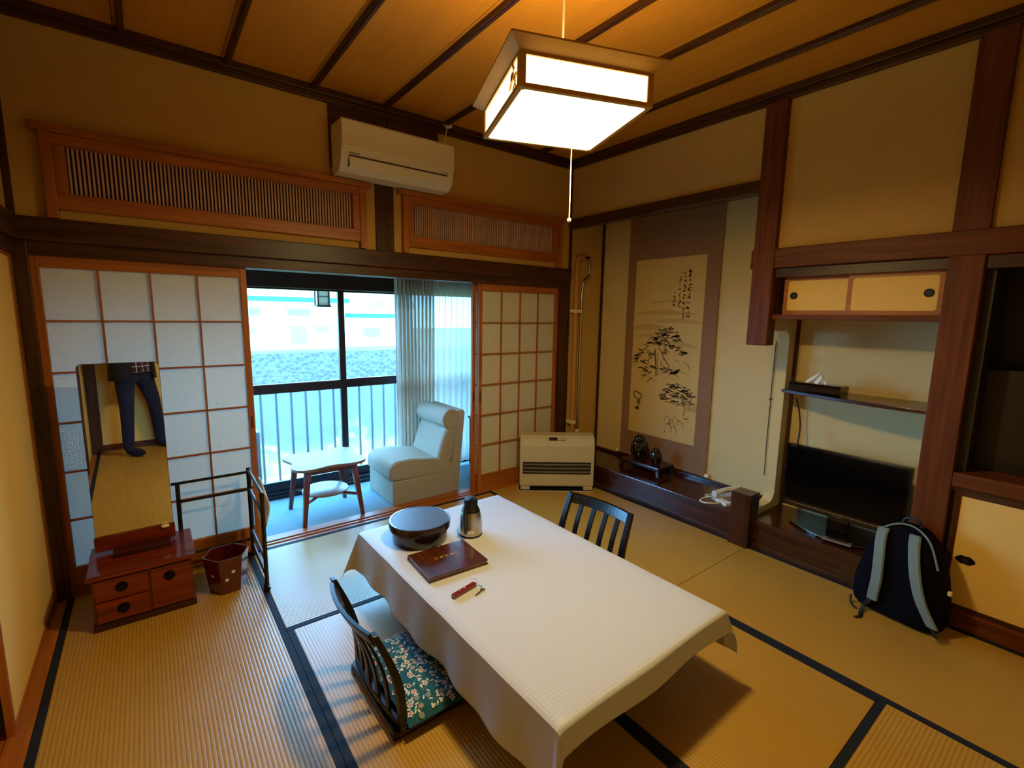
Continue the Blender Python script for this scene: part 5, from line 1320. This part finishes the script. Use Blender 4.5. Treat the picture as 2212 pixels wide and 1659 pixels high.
# unseen closing shell added left of the sliding doors to keep sky light out
struct(B(-4.14, -4.06, YB-0.1, 0.12, -0.12, ZC+0.1).build('wall_light_seal', 'plaster'), 'unseen wall added behind the left sliding doors against sky light')
struct(B(-4.14, XL, 0.07, 0.14, -0.12, ZC+0.1).build('wall_light_seal_end', 'plaster'), 'unseen end wall of the added light-blocking shell')
struct(B(-4.14, XL, YB-0.1, YB-0.02, -0.12, ZC+0.1).build('wall_light_seal_rear', 'plaster'), 'unseen rear wall of the added light-blocking shell')
# ------------------------------------------------------------------ the photographer, seen in the mirror
PX, PY, PR = -3.238, -3.469, R(-37.5)
pn = thing('person', 'person in dark jeans, black jacket and plaid shirt photographing the room', 'person', (PX, PY, 0.0), PR)
def skin(name, chain, mat, parent, levels=2):
    """chain: list of (points, radii) polylines that share joints by coordinate"""
    me = bpy.data.meshes.new(name); vs = []; es = []; rs = []; idx = {}
    for pts, rad in chain:
        last = None
        for p, r in zip(pts, rad):
            k = tuple(round(c, 4) for c in p)
            if k not in idx: idx[k] = len(vs); vs.append(p); rs.append(r)
            i = idx[k]
            if last is not None and last != i: es.append((last, i))
            last = i
    me.from_pydata(vs, es, []); me.update(); me.materials.append(MATS[mat])
    o = bpy.data.objects.new(name, me); COL.objects.link(o); o.parent = parent
    md = o.modifiers.new('skin', 'SKIN'); md.use_smooth_shade = True
    for v, r in zip(me.skin_vertices[0].data, rs):
        v.radius = r if isinstance(r, tuple) else (r, r)
    me.skin_vertices[0].data[0].use_root = True
    s = o.modifiers.new('sub', 'SUBSURF'); s.levels = levels; s.render_levels = levels
    return o
pel = (0, 0, 0.93)
body = [([pel, (0, -0.005, 1.08), (0, -0.01, 1.22), (0, 0.0, 1.36), (0, 0.01, 1.44), (0, 0.02, 1.52)], [(0.155, 0.11), (0.145, 0.105), (0.16, 0.115), (0.165, 0.11), (0.075, 0.07), (0.056, 0.056)])]
for s in (-1, 1):
    fo = 0.06*s
    ankle = ((-0.105, -0.02, 0.09) if s < 0 else (0.27, -0.05, 0.09)); knee = ((-0.115, 0.02, 0.50) if s < 0 else (0.20, 0.0, 0.50))
    body.append(([pel, (s*0.095, 0.0, 0.85), knee, ankle, (ankle[0], ankle[1]+0.02, 0.045), (ankle[0]+s*0.01+0.02, ankle[1]+0.16, 0.035)], [(0.155, 0.11), (0.098, 0.098), 0.064, 0.052, 0.045, 0.032]))
    sh_ = (s*0.17, 0.0, 1.385); elb = (s*0.25, 0.06, 1.13); wr = (s*0.10, 0.12, 1.40)
    body.append(([(0, 0.0, 1.36), sh_, elb, wr], [(0.165, 0.11), 0.066, 0.05, 0.032]))
bo_ = skin('body', body, 'denim', pn)
# clothing over the body
def ring_rows(spec, n=28):
    return [[(cx+a*math.cos(2*math.pi*k/n), cy+b*math.sin(2*math.pi*k/n)*(1+0.03*math.sin(5*k)), z) for k in range(n)] for cx, cy, z, a, b in spec]
sh_o = MB().grid(ring_rows([(0, 0, 0.88, 0.185, 0.135), (0, 0, 1.0, 0.178, 0.13), (0, 0, 1.2, 0.185, 0.135), (0, 0.0, 1.36, 0.195, 0.135), (0, 0.01, 1.43, 0.11, 0.10)]), True, True).build('shirt', 'plaid_shirt', pn, fix=False)
rows = []
for cx, cy, z, a, b in [(0, -0.01, 0.80, 0.225, 0.165), (0, -0.01, 0.92, 0.215, 0.16), (0, 0, 1.1, 0.20, 0.148), (0, 0, 1.3, 0.215, 0.15), (0, 0.0, 1.42, 0.15, 0.125), (0, 0.01, 1.48, 0.095, 0.09)]:
    rows.append([(cx+a*math.cos(R(120+300*k/28)), cy+b*math.sin(R(120+300*k/28)), z) for k in range(29)])
jk = MB().grid(rows).build('jacket', 'jacket_black', pn, fix=False); q = jk.modifiers.new('t', 'SOLIDIFY'); q.thickness = 0.012
for s in (-1, 1):
    sh_ = (s*0.165, 0.0, 1.39); elb = (s*0.25, 0.06, 1.13); wr = (s*0.115, 0.115, 1.375)
    MB().tube(catmull([sh_, (s*0.225, 0.02, 1.28), elb, (s*0.20, 0.09, 1.24), wr], 5), [0.078]*5+[0.074]*5+[0.066]*5+[0.056]*5+[0.05], 14).build('sleeve', 'jacket_black', pn)
    MB().ball(((-0.098 if s < 0 else 0.285), 0.06 if s < 0 else 0.03, 0.04), 0.05, 16, 10, 0.95, 2.5, 0.8).build('sock', 'sock_navy', pn)
# head with face and hair
hd = MB().ball((0, 0.035, 1.625), 0.088, 24, 18, 0.88, 1.06, 1.32).build('head', 'skin', pn)
MB().lathe([(0.058, 1.44), (0.054, 1.50), (0.056, 1.56)], 18, (0, 0.012, 0)).build('neck', 'skin', pn)
MB().tube(catmull([(0, 0.128, 1.645), (0, 0.142, 1.615), (0, 0.148, 1.598), (0, 0.132, 1.590)], 5), [0.007]*5+[0.010]*5+[0.013]*5+[0.010], 10).build('nose', 'skin', hd)
MB().tube([(-0.024, 0.116, 1.562), (0, 0.124, 1.560), (0.024, 0.116, 1.562)], 0.006, 8).build('mouth', 'print_pink', hd)
for s in (-1, 1):
    MB().ball((s*0.031, 0.111, 1.634), 0.011, 14, 10).build('eye', 'white_print', hd); MB().ball((s*0.031, 0.1195, 1.634), 0.005, 10, 8).build('iris', 'black_gloss', hd)
    MB().ball((s*0.080, 0.025, 1.617), 0.022, 12, 10, 0.4, 0.75, 1.3).build('ear', 'skin', hd)
    MB().tube([(s*0.014, 0.123, 1.655), (s*0.032, 0.121, 1.660), (s*0.050, 0.110, 1.655)], 0.004, 6).build('eyebrow', 'hair', hd)
hr = MB().ball((0, 0.022, 1.648), 0.095, 24, 16, 0.92, 1.05, 1.2)
hb = hr.build('hair', 'hair', hd)
bm = bmesh.new(); bm.from_mesh(hb.data)
bmesh.ops.delete(bm, geom=[f for f in bm.faces if f.calc_center_median().y > 0.06 and f.calc_center_median().z < 1.70 or f.calc_center_median().z < 1.575], context='FACES'); bm.to_mesh(hb.data); bm.free()
# hands holding the phone (its lens is the camera)
for s in (-1, 1):
    ex = -0.092 if s < 0 else 0.072
    ch_n = [([(s*0.098, 0.125, 1.41), (ex+s*0.004, 0.135, 1.45), (ex+s*0.004, 0.140, 1.48)], [0.024, (0.030, 0.015), (0.028, 0.013)])]
    hnd = skin('hand', ch_n, 'skin', pn, 2)
    for k in range(4):
        z = 1.450+0.018*k; L = (0.9, 1.0, 0.96, 0.8)[k]
        skin('finger', [([(ex+s*0.010, 0.140, z-0.008), (ex+s*0.014, 0.158, z), (ex+s*0.006, 0.1775, z+0.002), (ex-s*0.022*L, 0.179, z+0.003)], [0.0095, 0.009, 0.0085, 0.0075])], 'skin', hnd, 1)
    skin('thumb', [([(ex, 0.135, 1.455), (ex-s*0.012, 0.140, 1.485), (ex-s*0.026, 0.146, 1.508)], [0.012, 0.0105, 0.009])], 'skin', hnd, 1)
hp_ = thing('smartphone', 'black smartphone held up by the photographer', 'phone', (PX, PY, 0), PR)
B(-0.09, 0.07, 0.160, 0.1685, 1.468, 1.548).build('casing', 'black_gloss', hp_, 0.004)
B(-0.085, 0.065, 0.1585, 0.1605, 1.472, 1.544).build('screen', 'black_gloss', hp_)
